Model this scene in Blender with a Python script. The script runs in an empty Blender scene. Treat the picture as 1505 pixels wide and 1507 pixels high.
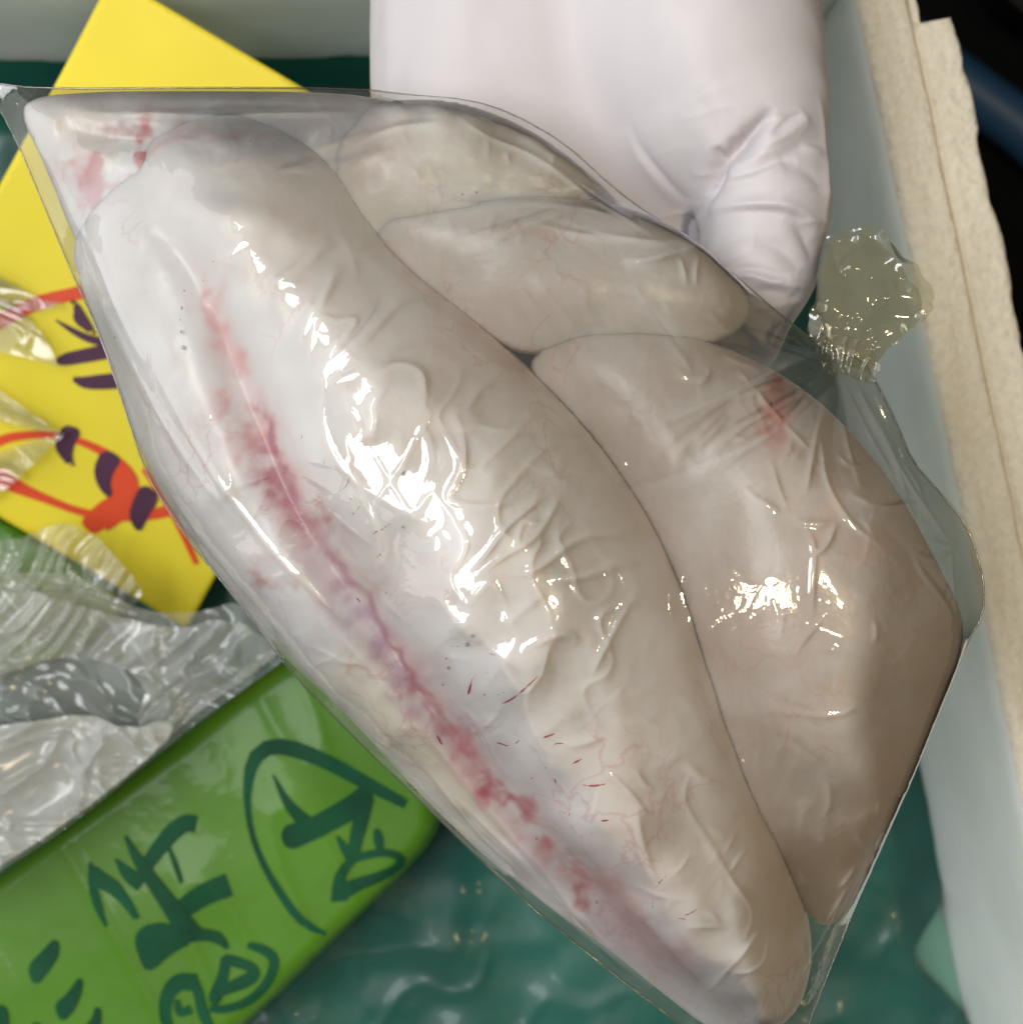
import bpy, math, random
import numpy as np

random.seed(4)
SC = bpy.context.scene
COL = SC.collection

# ------------------------------------------------------------------ camera
CAM_Z = 0.62
TANH = 0.344
S = 2 * TANH / 1507.0
cam_d = bpy.data.cameras.new("camera")
cam = bpy.data.objects.new("camera", cam_d)
COL.objects.link(cam)
cam.location = (0, 0, CAM_Z)
cam.rotation_euler = (0, 0, 0)
cam_d.sensor_fit = 'VERTICAL'
cam_d.sensor_height = 36.0
cam_d.lens = 18.0 / TANH
cam_d.clip_start = 0.01
cam_d.clip_end = 50
cam_d.dof.use_dof = True
cam_d.dof.focus_distance = 0.305
cam_d.dof.aperture_fstop = 18
SC.camera = cam

# ------------------------------------------------------------------ world + lamps
w = bpy.data.worlds.new("World")
SC.world = w
w.use_nodes = True
bg = w.node_tree.nodes["Background"]
bg.inputs[0].default_value = (0.86, 0.85, 0.82, 1)
bg.inputs[1].default_value = 0.15


def area(name, loc, target, sx, sy, energy, color):
    d = bpy.data.lights.new(name, 'AREA')
    d.shape = 'RECTANGLE'
    d.size, d.size_y = sx, sy
    d.energy = energy
    d.color = color
    o = bpy.data.objects.new(name, d)
    COL.objects.link(o)
    o.location = loc
    from mathutils import Vector
    v = Vector(target) - Vector(loc)
    o.rotation_euler = v.to_track_quat('-Z', 'Y').to_euler()
    return o


area("ceiling_lamp", (-0.42, 0.06, 1.30), (-0.02, 0, 0.28), 0.75, 0.30, 9.0, (0.97, 0.985, 1.0))
area("left_fill_light", (-1.75, 0.25, 1.25), (-0.05, 0, 0.28), 2.5, 2.0, 21.0, (0.99, 0.99, 1.0))  # added soft fill, unseen source, brightens the left and leaves the right darker
area("stall_lamp", (0.38, -0.02, 1.25), (0.10, 0, 0.25), 0.06, 0.06, 2.3, (1.0, 0.78, 0.46))

SC.view_settings.view_transform = 'Standard'
SC.view_settings.look = 'None'
SC.view_settings.exposure = 0.0
SC.view_settings.gamma = 1.0
SC.cycles.transparent_max_bounces = 24
SC.cycles.max_bounces = 8
SC.cycles.caustics_reflective = False
SC.cycles.caustics_refractive = False
SC.cycles.sample_clamp_indirect = 6.0


# ------------------------------------------------------------------ helpers
def P(px, py, z):
    k = S * (CAM_Z - z)
    return ((px - 752.5) * k, -(py - 753.5) * k, z)


def PX(pts, z):
    a = np.asarray(pts, float)
    k = S * (CAM_Z - z)
    return np.stack([(a[:, 0] - 752.5) * k, -(a[:, 1] - 753.5) * k], 1)


def smooth_poly(pts, n=200, closed=True, it=2):
    """Chaikin corner cutting then uniform resample."""
    p = np.asarray(pts, float)
    for _ in range(it):
        if closed:
            q = np.roll(p, -1, 0)
            p = np.stack([0.75 * p + 0.25 * q, 0.25 * p + 0.75 * q], 1).reshape(-1, p.shape[1])
        else:
            a, b = p[:-1], p[1:]
            m = np.stack([0.75 * a + 0.25 * b, 0.25 * a + 0.75 * b], 1).reshape(-1, p.shape[1])
            p = np.vstack([p[:1], m, p[-1:]])
    return resample(p, n, closed)


def resample(p, n, closed=False):
    p = np.asarray(p, float)
    if closed:
        p = np.vstack([p, p[:1]])
    d = np.r_[0, np.cumsum(np.linalg.norm(np.diff(p[:, :2], axis=0), axis=1))]
    t = np.linspace(0, d[-1], n + 1 if closed else n)
    out = np.stack([np.interp(t, d, p[:, i]) for i in range(p.shape[1])], 1)
    return out[:-1] if closed else out


def seg_dist(X, Y, poly, closed=True):
    """min distance of points to polyline, closest point and parameter 0..1"""
    sh = X.shape
    x, y = X.ravel(), Y.ravel()
    best = np.full(x.shape, 1e9)
    bx = np.zeros_like(x); by = np.zeros_like(x); bt = np.zeros_like(x)
    n = len(poly)
    m = n if closed else n - 1
    for i in range(m):
        a, b = poly[i], poly[(i + 1) % n]
        d = b - a
        L = d @ d + 1e-18
        t = np.clip(((x - a[0]) * d[0] + (y - a[1]) * d[1]) / L, 0, 1)
        qx, qy = a[0] + t * d[0], a[1] + t * d[1]
        r = (x - qx) ** 2 + (y - qy) ** 2
        k = r < best
        best[k] = r[k]; bx[k] = qx[k]; by[k] = qy[k]; bt[k] = (i + t[k]) / m
    return np.sqrt(best).reshape(sh), bx.reshape(sh), by.reshape(sh), bt.reshape(sh)


def inside(X, Y, poly):
    c = np.zeros(X.shape, bool)
    n = len(poly)
    for i in range(n):
        x0, y0 = poly[i]
        x1, y1 = poly[(i + 1) % n]
        if y0 == y1:
            continue
        cond = (y0 > Y) != (y1 > Y)
        c ^= cond & (X < (x1 - x0) * (Y - y0) / (y1 - y0) + x0)
    return c


def blur(a, s):
    """gaussian blur, sigma in cells"""
    r = max(1, int(3 * s))
    k = np.exp(-0.5 * (np.arange(-r, r + 1) / s) ** 2)
    k /= k.sum()
    p = np.pad(a, ((r, r), (0, 0)), mode='edge')
    a = sum(k[i] * p[i:i + a.shape[0]] for i in range(2 * r + 1))
    p = np.pad(a, ((0, 0), (r, r)), mode='edge')
    return sum(k[i] * p[:, i:i + a.shape[1]] for i in range(2 * r + 1))


def cnoise(X, Y, cell, seed):
    """smooth value noise in -1..1 at arbitrary points (cubic)"""
    rng = np.random.RandomState(seed)
    tab = rng.rand(64, 64) * 2 - 1
    u, v = X / cell + 1000, Y / cell + 1000
    i, j = np.floor(u).astype(int), np.floor(v).astype(int)
    fu, fv = u - i, v - j
    fu = fu * fu * fu * (fu * (fu * 6 - 15) + 10)
    fv = fv * fv * fv * (fv * (fv * 6 - 15) + 10)
    g = lambda a, b: tab[a % 64, b % 64]
    return (g(i, j) * (1 - fu) * (1 - fv) + g(i + 1, j) * fu * (1 - fv) +
            g(i, j + 1) * (1 - fu) * fv + g(i + 1, j + 1) * fu * fv)


def fbm(X, Y, cell, seed, octv=3):
    return sum(cnoise(X, Y, cell / 2 ** k, seed + k) * 0.5 ** k for k in range(octv))


def mesh_obj(name, verts, faces, mat, parent=None, smooth=True, col=None):
    me = bpy.data.meshes.new(name)
    verts = np.asarray(verts, np.float32)
    nf = len(faces)
    if isinstance(faces, np.ndarray):
        k = faces.shape[1]
        me.vertices.add(len(verts))
        me.vertices.foreach_set("co", verts.ravel())
        me.loops.add(nf * k)
        me.loops.foreach_set("vertex_index", faces.astype(np.int32).ravel())
        me.polygons.add(nf)
        me.polygons.foreach_set("loop_start", np.arange(nf, dtype=np.int32) * k)
        me.update(calc_edges=True)
    else:
        me.from_pydata([tuple(map(float, v)) for v in verts], [], [tuple(map(int, f)) for f in faces])
        me.update()
    me.validate()
    if smooth:
        me.polygons.foreach_set("use_smooth", np.ones(len(me.polygons), bool))
    if col is not None:
        at = me.color_attributes.new("Col", 'FLOAT_COLOR', 'POINT')
        at.data.foreach_set("color", np.asarray(col, np.float32).ravel())
    me.materials.append(mat)
    o = bpy.data.objects.new(name, me)
    COL.objects.link(o)
    if parent is not None:
        o.parent = parent
        o.matrix_parent_inverse = parent.matrix_world.inverted()
    return o


def tag(o, label=None, cat=None, group=None, kind=None):
    if label: o["label"] = label
    if cat: o["category"] = cat
    if group: o["group"] = group
    if kind: o["kind"] = kind
    return o


def empty(name, loc):
    o = bpy.data.objects.new(name, None)
    COL.objects.link(o)
    o.location = loc
    o.empty_display_size = 0.01
    from mathutils import Matrix
    o.matrix_world = Matrix.Translation(loc)
    return o


def poly_grid(poly, res):
    """grid clipped to a polygon with its border snapped to the outline -> X,Y,quads,border mask"""
    lo, hi = poly.min(0) - res, poly.max(0) + res
    xs = np.arange(lo[0], hi[0] + res, res)
    ys = np.arange(lo[1], hi[1] + res, res)
    X, Y = np.meshgrid(xs, ys, indexing='ij')
    ins = inside(X, Y, poly)
    return snap_grid(X, Y, ins, poly)


def snap_grid(X, Y, ins, poly):
    q = ins[:-1, :-1] & ins[1:, :-1] & ins[1:, 1:] & ins[:-1, 1:]
    idx = np.arange(X.size).reshape(X.shape)
    f = np.stack([idx[:-1, :-1][q], idx[1:, :-1][q], idx[1:, 1:][q], idx[:-1, 1:][q]], 1)
    used = np.zeros(X.size, bool)
    used[f.ravel()] = True
    cnt = np.zeros(X.size, int)
    np.add.at(cnt, f.ravel(), 1)
    border = used & (cnt < 4)
    xf, yf = X.ravel().copy(), Y.ravel().copy()
    bi = np.where(border)[0]
    if len(bi):
        _, qx, qy, _ = seg_dist(xf[bi], yf[bi], poly)
        xf[bi], yf[bi] = qx, qy
    remap = -np.ones(X.size, int)
    ui = np.where(used)[0]
    remap[ui] = np.arange(len(ui))
    return xf[ui], yf[ui], remap[f], border[ui], ui


def border_edges(f):
    e = np.concatenate([f[:, [0, 1]], f[:, [1, 2]], f[:, [2, 3]], f[:, [3, 0]]])
    key = np.sort(e, 1)
    u, inv, c = np.unique(key[:, 0].astype(np.int64) * 10 ** 8 + key[:, 1], return_inverse=True, return_counts=True)
    return e[c[inv] == 1]


def sheet(name, poly, res, hfun, mat, parent=None, thick=0.0, col=None):
    """sheet over a polygon, height from hfun(x,y); thick>0 closes it into a slab"""
    x, y, f, b, _ = poly_grid(poly, res)
    z = hfun(x, y)
    V = np.stack([x, y, z], 1)
    if thick > 0:
        e = border_edges(f)
        n = len(V)
        V2 = V.copy(); V2[:, 2] -= thick
        side = np.stack([e[:, 1], e[:, 0], e[:, 0] + n, e[:, 1] + n], 1)
        F = np.vstack([f, f[:, ::-1] + n, side])
        V = np.vstack([V, V2])
    else:
        F = f
    c = col(V[:, 0], V[:, 1]) if col else None
    return mesh_obj(name, V, F, mat, parent, col=c)


def ribbon(pts, widths, zfun, closed=False, n=28, K=5):
    """flat brush stroke: polyline with varying width, laid on a surface"""
    p = np.asarray(pts, float)
    wd = np.asarray(widths, float) if np.ndim(widths) else np.full(len(p), float(widths))
    pw = np.column_stack([p, wd])
    pw = smooth_poly(pw, n, closed=False, it=2)
    c = pw[:, :2]
    t = np.gradient(c, axis=0)
    t /= np.linalg.norm(t, axis=1)[:, None] + 1e-12
    nrm = np.stack([-t[:, 1], t[:, 0]], 1)
    rows = []
    for k in range(K):
        s = -0.5 + k / (K - 1)
        q = c + nrm * pw[:, 2:3] * s
        rows.append(np.column_stack([q, zfun(q[:, 0], q[:, 1])]))
    V = np.concatenate(rows)
    F = []
    m = len(c)
    for k in range(K - 1):
        for i in range(m - 1):
            F.append((k * m + i, k * m + i + 1, (k + 1) * m + i + 1, (k + 1) * m + i))
    return V, np.array(F)


def tube(pts, rad, seg=6):
    p = np.asarray(pts, float)
    r = np.asarray(rad, float) if np.ndim(rad) else np.full(len(p), float(rad))
    t = np.gradient(p, axis=0)
    t /= np.linalg.norm(t, axis=1)[:, None] + 1e-12
    up = np.array([0.13, 0.21, 0.97])
    a = np.cross(t, up); a /= np.linalg.norm(a, axis=1)[:, None] + 1e-12
    b = np.cross(t, a)
    th = np.linspace(0, 2 * np.pi, seg, endpoint=False)
    V = (p[:, None] + r[:, None, None] * (a[:, None] * np.cos(th)[None, :, None] + b[:, None] * np.sin(th)[None, :, None])).reshape(-1, 3)
    F = []
    for i in range(len(p) - 1):
        for k in range(seg):
            F.append((i * seg + k, i * seg + (k + 1) % seg, (i + 1) * seg + (k + 1) % seg, (i + 1) * seg + k))
    return V, np.array(F)


# ------------------------------------------------------------------ materials
def new_mat(name):
    m = bpy.data.materials.new(name)
    m.use_nodes = True
    nt = m.node_tree
    nt.nodes.clear()
    out = nt.nodes.new('ShaderNodeOutputMaterial')
    return m, nt, out


def N(nt, typ, **kw):
    n = nt.nodes.new(typ)
    for k, v in kw.items():
        if k.startswith('i_'):
            key = k[2:]
            key = int(key) if key.isdigit() else key.replace('_', ' ')
            n.inputs[key].default_value = v
        else:
            setattr(n, k, v)
    return n


def bump(nt, height_sock, strength, dist):
    b = N(nt, 'ShaderNodeBump')
    b.inputs['Strength'].default_value = strength
    b.inputs['Distance'].default_value = dist
    nt.links.new(height_sock, b.inputs['Height'])
    return b.outputs['Normal']


def principled(name, color, rough=0.5, noise=None, attr=False, sss=0.0, coat=0.0, bumps=(), spec=0.5, var=0.0, varcell=40, sss_scale=0.006):
    m, nt, out = new_mat(name)
    p = N(nt, 'ShaderNodeBsdfPrincipled')
    p.inputs['Roughness'].default_value = rough
    p.inputs['Specular IOR Level'].default_value = spec
    tc = N(nt, 'ShaderNodeTexCoord')
    if attr:
        a = N(nt, 'ShaderNodeAttribute', attribute_name='Col')
        csock = a.outputs['Color']
    else:
        r = N(nt, 'ShaderNodeRGB')
        r.outputs[0].default_value = (*color, 1)
        csock = r.outputs[0]
    if var > 0:
        nz = N(nt, 'ShaderNodeTexNoise')
        nz.inputs['Scale'].default_value = varcell
        nz.inputs['Detail'].default_value = 6
        nt.links.new(tc.outputs['Object'], nz.inputs['Vector'])
        mr = N(nt, 'ShaderNodeMapRange')
        mr.inputs['From Min'].default_value = 0.3
        mr.inputs['From Max'].default_value = 0.7
        mr.inputs['To Min'].default_value = 1 - var
        mr.inputs['To Max'].default_value = 1 + var * 0.5
        nt.links.new(nz.outputs[0], mr.inputs['Value'])
        mx = N(nt, 'ShaderNodeVectorMath', operation='SCALE')
        nt.links.new(csock, mx.inputs[0])
        nt.links.new(mr.outputs[0], mx.inputs['Scale'])
        csock = mx.outputs[0]
    nt.links.new(csock, p.inputs['Base Color'])
    if sss > 0:
        p.inputs['Subsurface Weight'].default_value = sss
        p.inputs['Subsurface Radius'].default_value = (1.0, 0.9, 0.8)
        p.inputs['Subsurface Scale'].default_value = sss_scale
    if coat > 0:
        p.inputs['Coat Weight'].default_value = coat
        p.inputs['Coat Roughness'].default_value = 0.08
    prev = None
    for (kind, scale, strength, dist) in bumps:
        if kind == 'noise':
            t = N(nt, 'ShaderNodeTexNoise')
            t.inputs['Detail'].default_value = 5
        else:
            t = N(nt, 'ShaderNodeTexVoronoi')
        t.inputs['Scale'].default_value = scale
        nt.links.new(tc.outputs['Object'], t.inputs['Vector'])
        b = N(nt, 'ShaderNodeBump')
        b.inputs['Strength'].default_value = strength
        b.inputs['Distance'].default_value = dist
        nt.links.new(t.outputs[0], b.inputs['Height'])
        if prev is not None:
            nt.links.new(prev, b.inputs['Normal'])
        prev = b.outputs['Normal']
    if prev is not None:
        nt.links.new(prev, p.inputs['Normal'])
        if coat > 0:
            nt.links.new(prev, p.inputs['Coat Normal'])
    nt.links.new(p.outputs[0], out.inputs[0])
    return m


def film_mat(name, tint, milk, milkcol, rough, refl, bumpscale, bumpdist, edge=0.0, attr=False):
    """thin clear plastic: straight-through transmission, a little milky haze, mirror-like sheen by fresnel"""
    m, nt, out = new_mat(name)
    tr = N(nt, 'ShaderNodeBsdfTransparent')
    tr.inputs[0].default_value = (*tint, 1)
    df = N(nt, 'ShaderNodeBsdfDiffuse')
    df.inputs[0].default_value = (*milkcol, 1)
    tl = N(nt, 'ShaderNodeBsdfTranslucent')
    tl.inputs[0].default_value = (*milkcol, 1)
    m0 = N(nt, 'ShaderNodeMixShader')
    m0.inputs[0].default_value = 0.4
    nt.links.new(df.outputs[0], m0.inputs[1])
    nt.links.new(tl.outputs[0], m0.inputs[2])
    m1 = N(nt, 'ShaderNodeMixShader')
    lw = N(nt, 'ShaderNodeLayerWeight')
    lw.inputs['Blend'].default_value = 0.25
    ma = N(nt, 'ShaderNodeMath', operation='MULTIPLY_ADD')
    nt.links.new(lw.outputs['Facing'], ma.inputs[0])
    ma.inputs[1].default_value = edge
    ma.inputs[2].default_value = milk
    ma.use_clamp = True
    if attr:                                   # where the film lies double it is milkier
        at = N(nt, 'ShaderNodeAttribute', attribute_name='Col')
        sp = N(nt, 'ShaderNodeSeparateColor')
        nt.links.new(at.outputs['Color'], sp.inputs[0])
        nt.links.new(sp.outputs[0], ma.inputs[2])
    nt.links.new(ma.outputs[0], m1.inputs[0])
    nt.links.new(tr.outputs[0], m1.inputs[1])
    nt.links.new(m0.outputs[0], m1.inputs[2])
    gl = N(nt, 'ShaderNodeBsdfGlossy')
    gl.inputs['Roughness'].default_value = rough
    gl.inputs['Color'].default_value = (1, 1, 1, 1)
    fr = N(nt, 'ShaderNodeFresnel')
    fr.inputs['IOR'].default_value = 1.5
    mu = N(nt, 'ShaderNodeMath', operation='MULTIPLY')
    mu.use_clamp = True
    mu.inputs[1].default_value = refl
    nt.links.new(fr.outputs[0], mu.inputs[0])
    m2 = N(nt, 'ShaderNodeMixShader')
    nt.links.new(mu.outputs[0], m2.inputs[0])
    nt.links.new(m1.outputs[0], m2.inputs[1])
    nt.links.new(gl.outputs[0], m2.inputs[2])
    if bumpdist > 0:
        tc = N(nt, 'ShaderNodeTexCoord')
        nz = N(nt, 'ShaderNodeTexNoise')
        nz.inputs['Scale'].default_value = bumpscale
        nz.inputs['Detail'].default_value = 3
        nt.links.new(tc.outputs['Object'], nz.inputs['Vector'])
        nr = bump(nt, nz.outputs[0], 1.0, bumpdist)
        nt.links.new(nr, gl.inputs['Normal'])
        nt.links.new(nr, fr.inputs['Normal'])
    nt.links.new(m2.outputs[0], out.inputs[0])
    return m


M = {}
M['foam'] = principled('expanded_foam', (0.86, 0.79, 0.64), 0.8, sss=0.15, sss_scale=0.004, var=0.09, varcell=420,
                       bumps=(('voronoi', 380, 0.9, 0.0005), ('noise', 700, 0.9, 0.0008), ('noise', 60, 0.3, 0.001)))
M['foam_wet'] = principled('expanded_foam_inside', (0.86, 0.90, 0.86), 0.30, sss=1.0, sss_scale=0.025, var=0.12, varcell=22, spec=0.6,
                           bumps=(('noise', 30, 0.4, 0.002), ('noise', 250, 0.15, 0.0006)))
M['liner'] = principled('teal_liner_plastic', (0.009, 0.105, 0.080), 0.48, var=0.45, varcell=16, coat=0.15,
                        bumps=(('noise', 22, 0.35, 0.003), ('noise', 90, 0.18, 0.0010)))
M['liner_pale'] = principled('thin_green_liner_plastic', (0.20, 0.40, 0.29), 0.35, var=0.15, varcell=20, coat=0.3,
                             bumps=(('noise', 40, 0.4, 0.002),))
M['yellow'] = principled('yellow_card', (0.90, 0.735, 0.035), 0.55, var=0.05, varcell=30, bumps=(('noise', 60, 0.2, 0.001),))
M['red_ink'] = principled('red_ink', (0.78, 0.075, 0.018), 0.5)
M['purple_ink'] = principled('purple_ink', (0.085, 0.022, 0.060), 0.5, var=0.25, varcell=60)
M['green'] = principled('green_wrap', (0.080, 0.225, 0.007), 0.45, spec=0.3, var=0.16, varcell=18, coat=0.10,
                        bumps=(('noise', 22, 0.35, 0.003),))
M['green_ink'] = principled('dark_green_ink', (0.003, 0.075, 0.028), 0.6, var=0.35, varcell=45, spec=0.2)
M['glove'] = principled('white_nitrile', (0.62, 0.585, 0.605), 0.50, var=0.02, varcell=50,
                        bumps=(('noise', 900, 0.10, 0.0002),))
def flesh_mat():
    m, nt, out = new_mat('pale_fish_flesh')
    L = nt.links.new
    p = N(nt, 'ShaderNodeBsdfPrincipled')
    p.inputs['Roughness'].default_value = 0.34
    p.inputs['Subsurface Weight'].default_value = 0.65
    p.inputs['Subsurface Radius'].default_value = (1.0, 0.72, 0.58)
    p.inputs['Subsurface Scale'].default_value = 0.006
    tc = N(nt, 'ShaderNodeTexCoord')
    at = N(nt, 'ShaderNodeAttribute', attribute_name='Col')
    col = at.outputs['Color']

    def ramp(scale, detail, lo, hi, amt, dist=0.0):
        nz = N(nt, 'ShaderNodeTexNoise')
        nz.inputs['Scale'].default_value = scale
        nz.inputs['Detail'].default_value = detail
        nz.inputs['Distortion'].default_value = dist
        L(tc.outputs['Object'], nz.inputs['Vector'])
        mr = N(nt, 'ShaderNodeMapRange')
        mr.inputs['From Min'].default_value = lo
        mr.inputs['From Max'].default_value = hi
        mr.inputs['To Max'].default_value = amt
        L(nz.outputs[0], mr.inputs['Value'])
        return nz, mr.outputs[0]

    def mix(fac, c, rgb):
        mx = N(nt, 'ShaderNodeMix', data_type='RGBA')
        L(fac, mx.inputs[0]); L(c, mx.inputs[6])
        mx.inputs[7].default_value = (*rgb, 1)
        return mx.outputs[2]
    n1, f1 = ramp(24, 7, 0.50, 0.72, 0.28, 0.6)
    col = mix(f1, col, (0.80, 0.60, 0.53))
    n2, f2 = ramp(38, 6, 0.48, 0.70, 0.40, 0.4)
    col = mix(f2, col, (0.86, 0.85, 0.83))
    n3, f3 = ramp(60, 8, 0.52, 0.75, 0.26, 1.2)
    col = mix(f3, col, (0.60, 0.50, 0.42))
    # faint branching capillaries under the skin
    vo = N(nt, 'ShaderNodeTexVoronoi', feature='DISTANCE_TO_EDGE')
    vo.inputs['Scale'].default_value = 75
    ad = N(nt, 'ShaderNodeVectorMath', operation='MULTIPLY_ADD')
    L(n3.outputs[1], ad.inputs[0]); ad.inputs[1].default_value = (0.02, 0.02, 0.02)
    L(tc.outputs['Object'], ad.inputs[2])
    L(ad.outputs[0], vo.inputs['Vector'])
    mr = N(nt, 'ShaderNodeMapRange')
    mr.inputs['From Min'].default_value = 0.0
    mr.inputs['From Max'].default_value = 0.035
    mr.inputs['To Min'].default_value = 0.30
    mr.inputs['To Max'].default_value = 0.0
    L(vo.outputs[0], mr.inputs['Value'])
    n4, f4 = ramp(30, 3, 0.50, 0.62, 1.0)
    mm = N(nt, 'ShaderNodeMath', operation='MULTIPLY')
    L(mr.outputs[0], mm.inputs[0]); L(f4, mm.inputs[1])
    col = mix(mm.outputs[0], col, (0.62, 0.22, 0.22))
    L(col, p.inputs['Base Color'])
    b1 = N(nt, 'ShaderNodeBump'); b1.inputs['Strength'].default_value = 0.35; b1.inputs['Distance'].default_value = 0.0012
    L(n3.outputs[0], b1.inputs['Height'])
    n5, _ = ramp(420, 4, 0, 1, 1)
    b2 = N(nt, 'ShaderNodeBump'); b2.inputs['Strength'].default_value = 0.25; b2.inputs['Distance'].default_value = 0.0003
    L(n5.outputs[0], b2.inputs['Height']); L(b1.outputs[0], b2.inputs['Normal'])
    L(b2.outputs[0], p.inputs['Normal'])
    L(p.outputs[0], out.inputs[0])
    return m


M['flesh'] = flesh_mat()
M['vein'] = principled('red_vein', (0.42, 0.035, 0.06), 0.4)
M['film'] = film_mat('clear_bag_film', (0.972, 0.972, 0.966), 0.035, (0.82, 0.82, 0.81), 0.055, 1.45, 320, 0.00010, edge=0.03, attr=True)
M['back_film'] = film_mat('rear_bag_film', (0.80, 0.795, 0.74), 0.08, (0.62, 0.60, 0.52), 0.10, 1.4, 200, 0.00015, edge=0.05)
M['tail_film'] = film_mat('gathered_bag_film', (0.86, 0.84, 0.72), 0.13, (0.66, 0.60, 0.42), 0.09, 1.5, 150, 0.0, edge=0.10)
M['crumple'] = film_mat('crumpled_clear_film', (0.95, 0.95, 0.94), 0.25, (0.98, 0.98, 0.96), 0.17, 1.0, 120, 0.0, edge=0.20)
M['crumple_white'] = film_mat('layered_clear_film', (0.95, 0.95, 0.94), 0.45, (0.95, 0.95, 0.93), 0.22, 1.0, 120, 0.0, edge=0.1)
M['crinkle'] = film_mat('thin_crinkled_film', (0.95, 0.95, 0.93), 0.16, (0.90, 0.90, 0.88), 0.18, 1.6, 120, 0.0, edge=0.30)
M['ground'] = principled('black_wet_floor', (0.0018, 0.0018, 0.0016), 0.8, var=0.4, varcell=8, spec=0.1)
M['hose'] = principled('blue_rubber', (0.012, 0.045, 0.09), 0.45)
M['dark_tub'] = principled('dark_grey_plastic', (0.012, 0.0115, 0.011), 0.8, spec=0.1)
m, nt, out = new_mat('water_bubble')
g = N(nt, 'ShaderNodeBsdfGlass'); g.inputs['IOR'].default_value = 1.33; g.inputs['Roughness'].default_value = 0.0
g.inputs['Color'].default_value = (0.8, 0.82, 0.82, 1)
nt.links.new(g.outputs[0], out.inputs[0])
M['bubble'] = m

# ------------------------------------------------------------------ the setting
Z_RIM = 0.20
Z_IN = 0.095
Z_GND = -0.15

ground = mesh_obj('ground', [(-2, -2, Z_GND), (2, -2, Z_GND), (2, 2, Z_GND), (-2, 2, Z_GND)], [(0, 1, 2, 3)], M['ground'], smooth=False)
tag(ground, kind='structure')

# foam box: right wall along the photo's rim line, far wall at the top
o0 = np.array(P(1263, 0, Z_RIM)[:2])
o1 = np.array(P(1503, 1150, Z_RIM)[:2])
vdir = (o1 - o0) / np.linalg.norm(o1 - o0)          # along the right wall, towards the photo's bottom
ndir = np.array([-vdir[1], vdir[0]])                # outward (to the right)
if ndir[0] < 0: ndir = -ndir

box = empty('foam_box', (0.05, -0.02, Z_GND))
tag(box, 'white polystyrene foam box with a double ridged rim, lined with green plastic', 'foam box')


def wall(name, origin, along, outward, v0, v1, res, seed, notch=False, lip=True):
    nv = int((v1 - v0) / res) + 1
    vs = np.linspace(v0, v1, nv)
    prof = []                                        # (offset outward, z, jag weight)
    for z in np.linspace(Z_IN - 0.02, Z_RIM - 0.003, 14):
        prof.append((0.0 + (Z_RIM - z) * -0.06, z, 0.15))
    prof += [(0.0008, Z_RIM - 0.0012, 0.3), (0.0025, Z_RIM, 0.4)]
    for o in np.linspace(0.004, 0.0125, 8):
        prof.append((o, Z_RIM, 0.5))
    prof += [(0.0133, Z_RIM - 0.0006, 0.2), (0.0136, Z_RIM - 0.006, 0.1), (0.0146, Z_RIM - 0.006, 0.1), (0.0149, Z_RIM - 0.0012, 0.3)]
    for o in np.linspace(0.0165, 0.0245, 7):
        prof.append((o, Z_RIM - 0.0008, 0.6))
    prof += [(0.0255, Z_RIM - 0.0016, 1.0), (0.0260, Z_RIM - 0.004, 1.0)]
    for z in np.linspace(Z_RIM - 0.012, Z_GND, 8):
        prof.append((0.0260 - (Z_RIM - z) * 0.03, z, 1.0))
    prof = np.array(prof)
    V = []
    for (o, z, j) in prof:
        jag = cnoise(vs, np.full_like(vs, z * 3 + o * 30), 0.0035, seed) * 0.0006 + cnoise(vs, np.full_like(vs, 0.3), 0.012, seed + 3) * 0.0007
        chip = -np.clip(cnoise(vs, np.full_like(vs, 1.3), 0.009, seed + 7) - 0.45, 0, 1) * 0.004
        oo = o + j * jag + (j >= 1.0) * chip + cnoise(vs, np.full_like(vs, o * 50), 0.05, seed + 9) * 0.0002
        if notch:
            lim = np.where(vs < 0.0098, 0.0172 + cnoise(vs, vs * 0, 0.004, 5) * 0.0004, 1.0)
            drop = np.where((vs < 0.0098) & (o > 0.0145), 0.004, 0.0)
            oo = np.minimum(oo, lim)
        else:
            drop = 0.0
        zz = z + cnoise(vs, np.full_like(vs, o * 60 + z), 0.010, seed + 11) * 0.00025 * min(1, j * 2) - drop
        q = origin[None] + along[None] * vs[:, None] + outward[None] * oo[:, None]
        V.append(np.column_stack([q, zz]))
    K = len(prof)
    V = np.concatenate(V)
    idx = np.arange(K * nv).reshape(K, nv)
    F = np.stack([idx[:-1, :-1].ravel(), idx[:-1, 1:].ravel(), idx[1:, 1:].ravel(), idx[1:, :-1].ravel()], 1)
    ob = mesh_obj(name, V, F, M['foam'], box)
    ob.data.materials.append(M['foam_wet'])
    mi = np.zeros(len(F), np.int32)
    mi[:(nv - 1) * 13] = 1
    ob.data.polygons.foreach_set("material_index", mi)
    return ob


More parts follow.
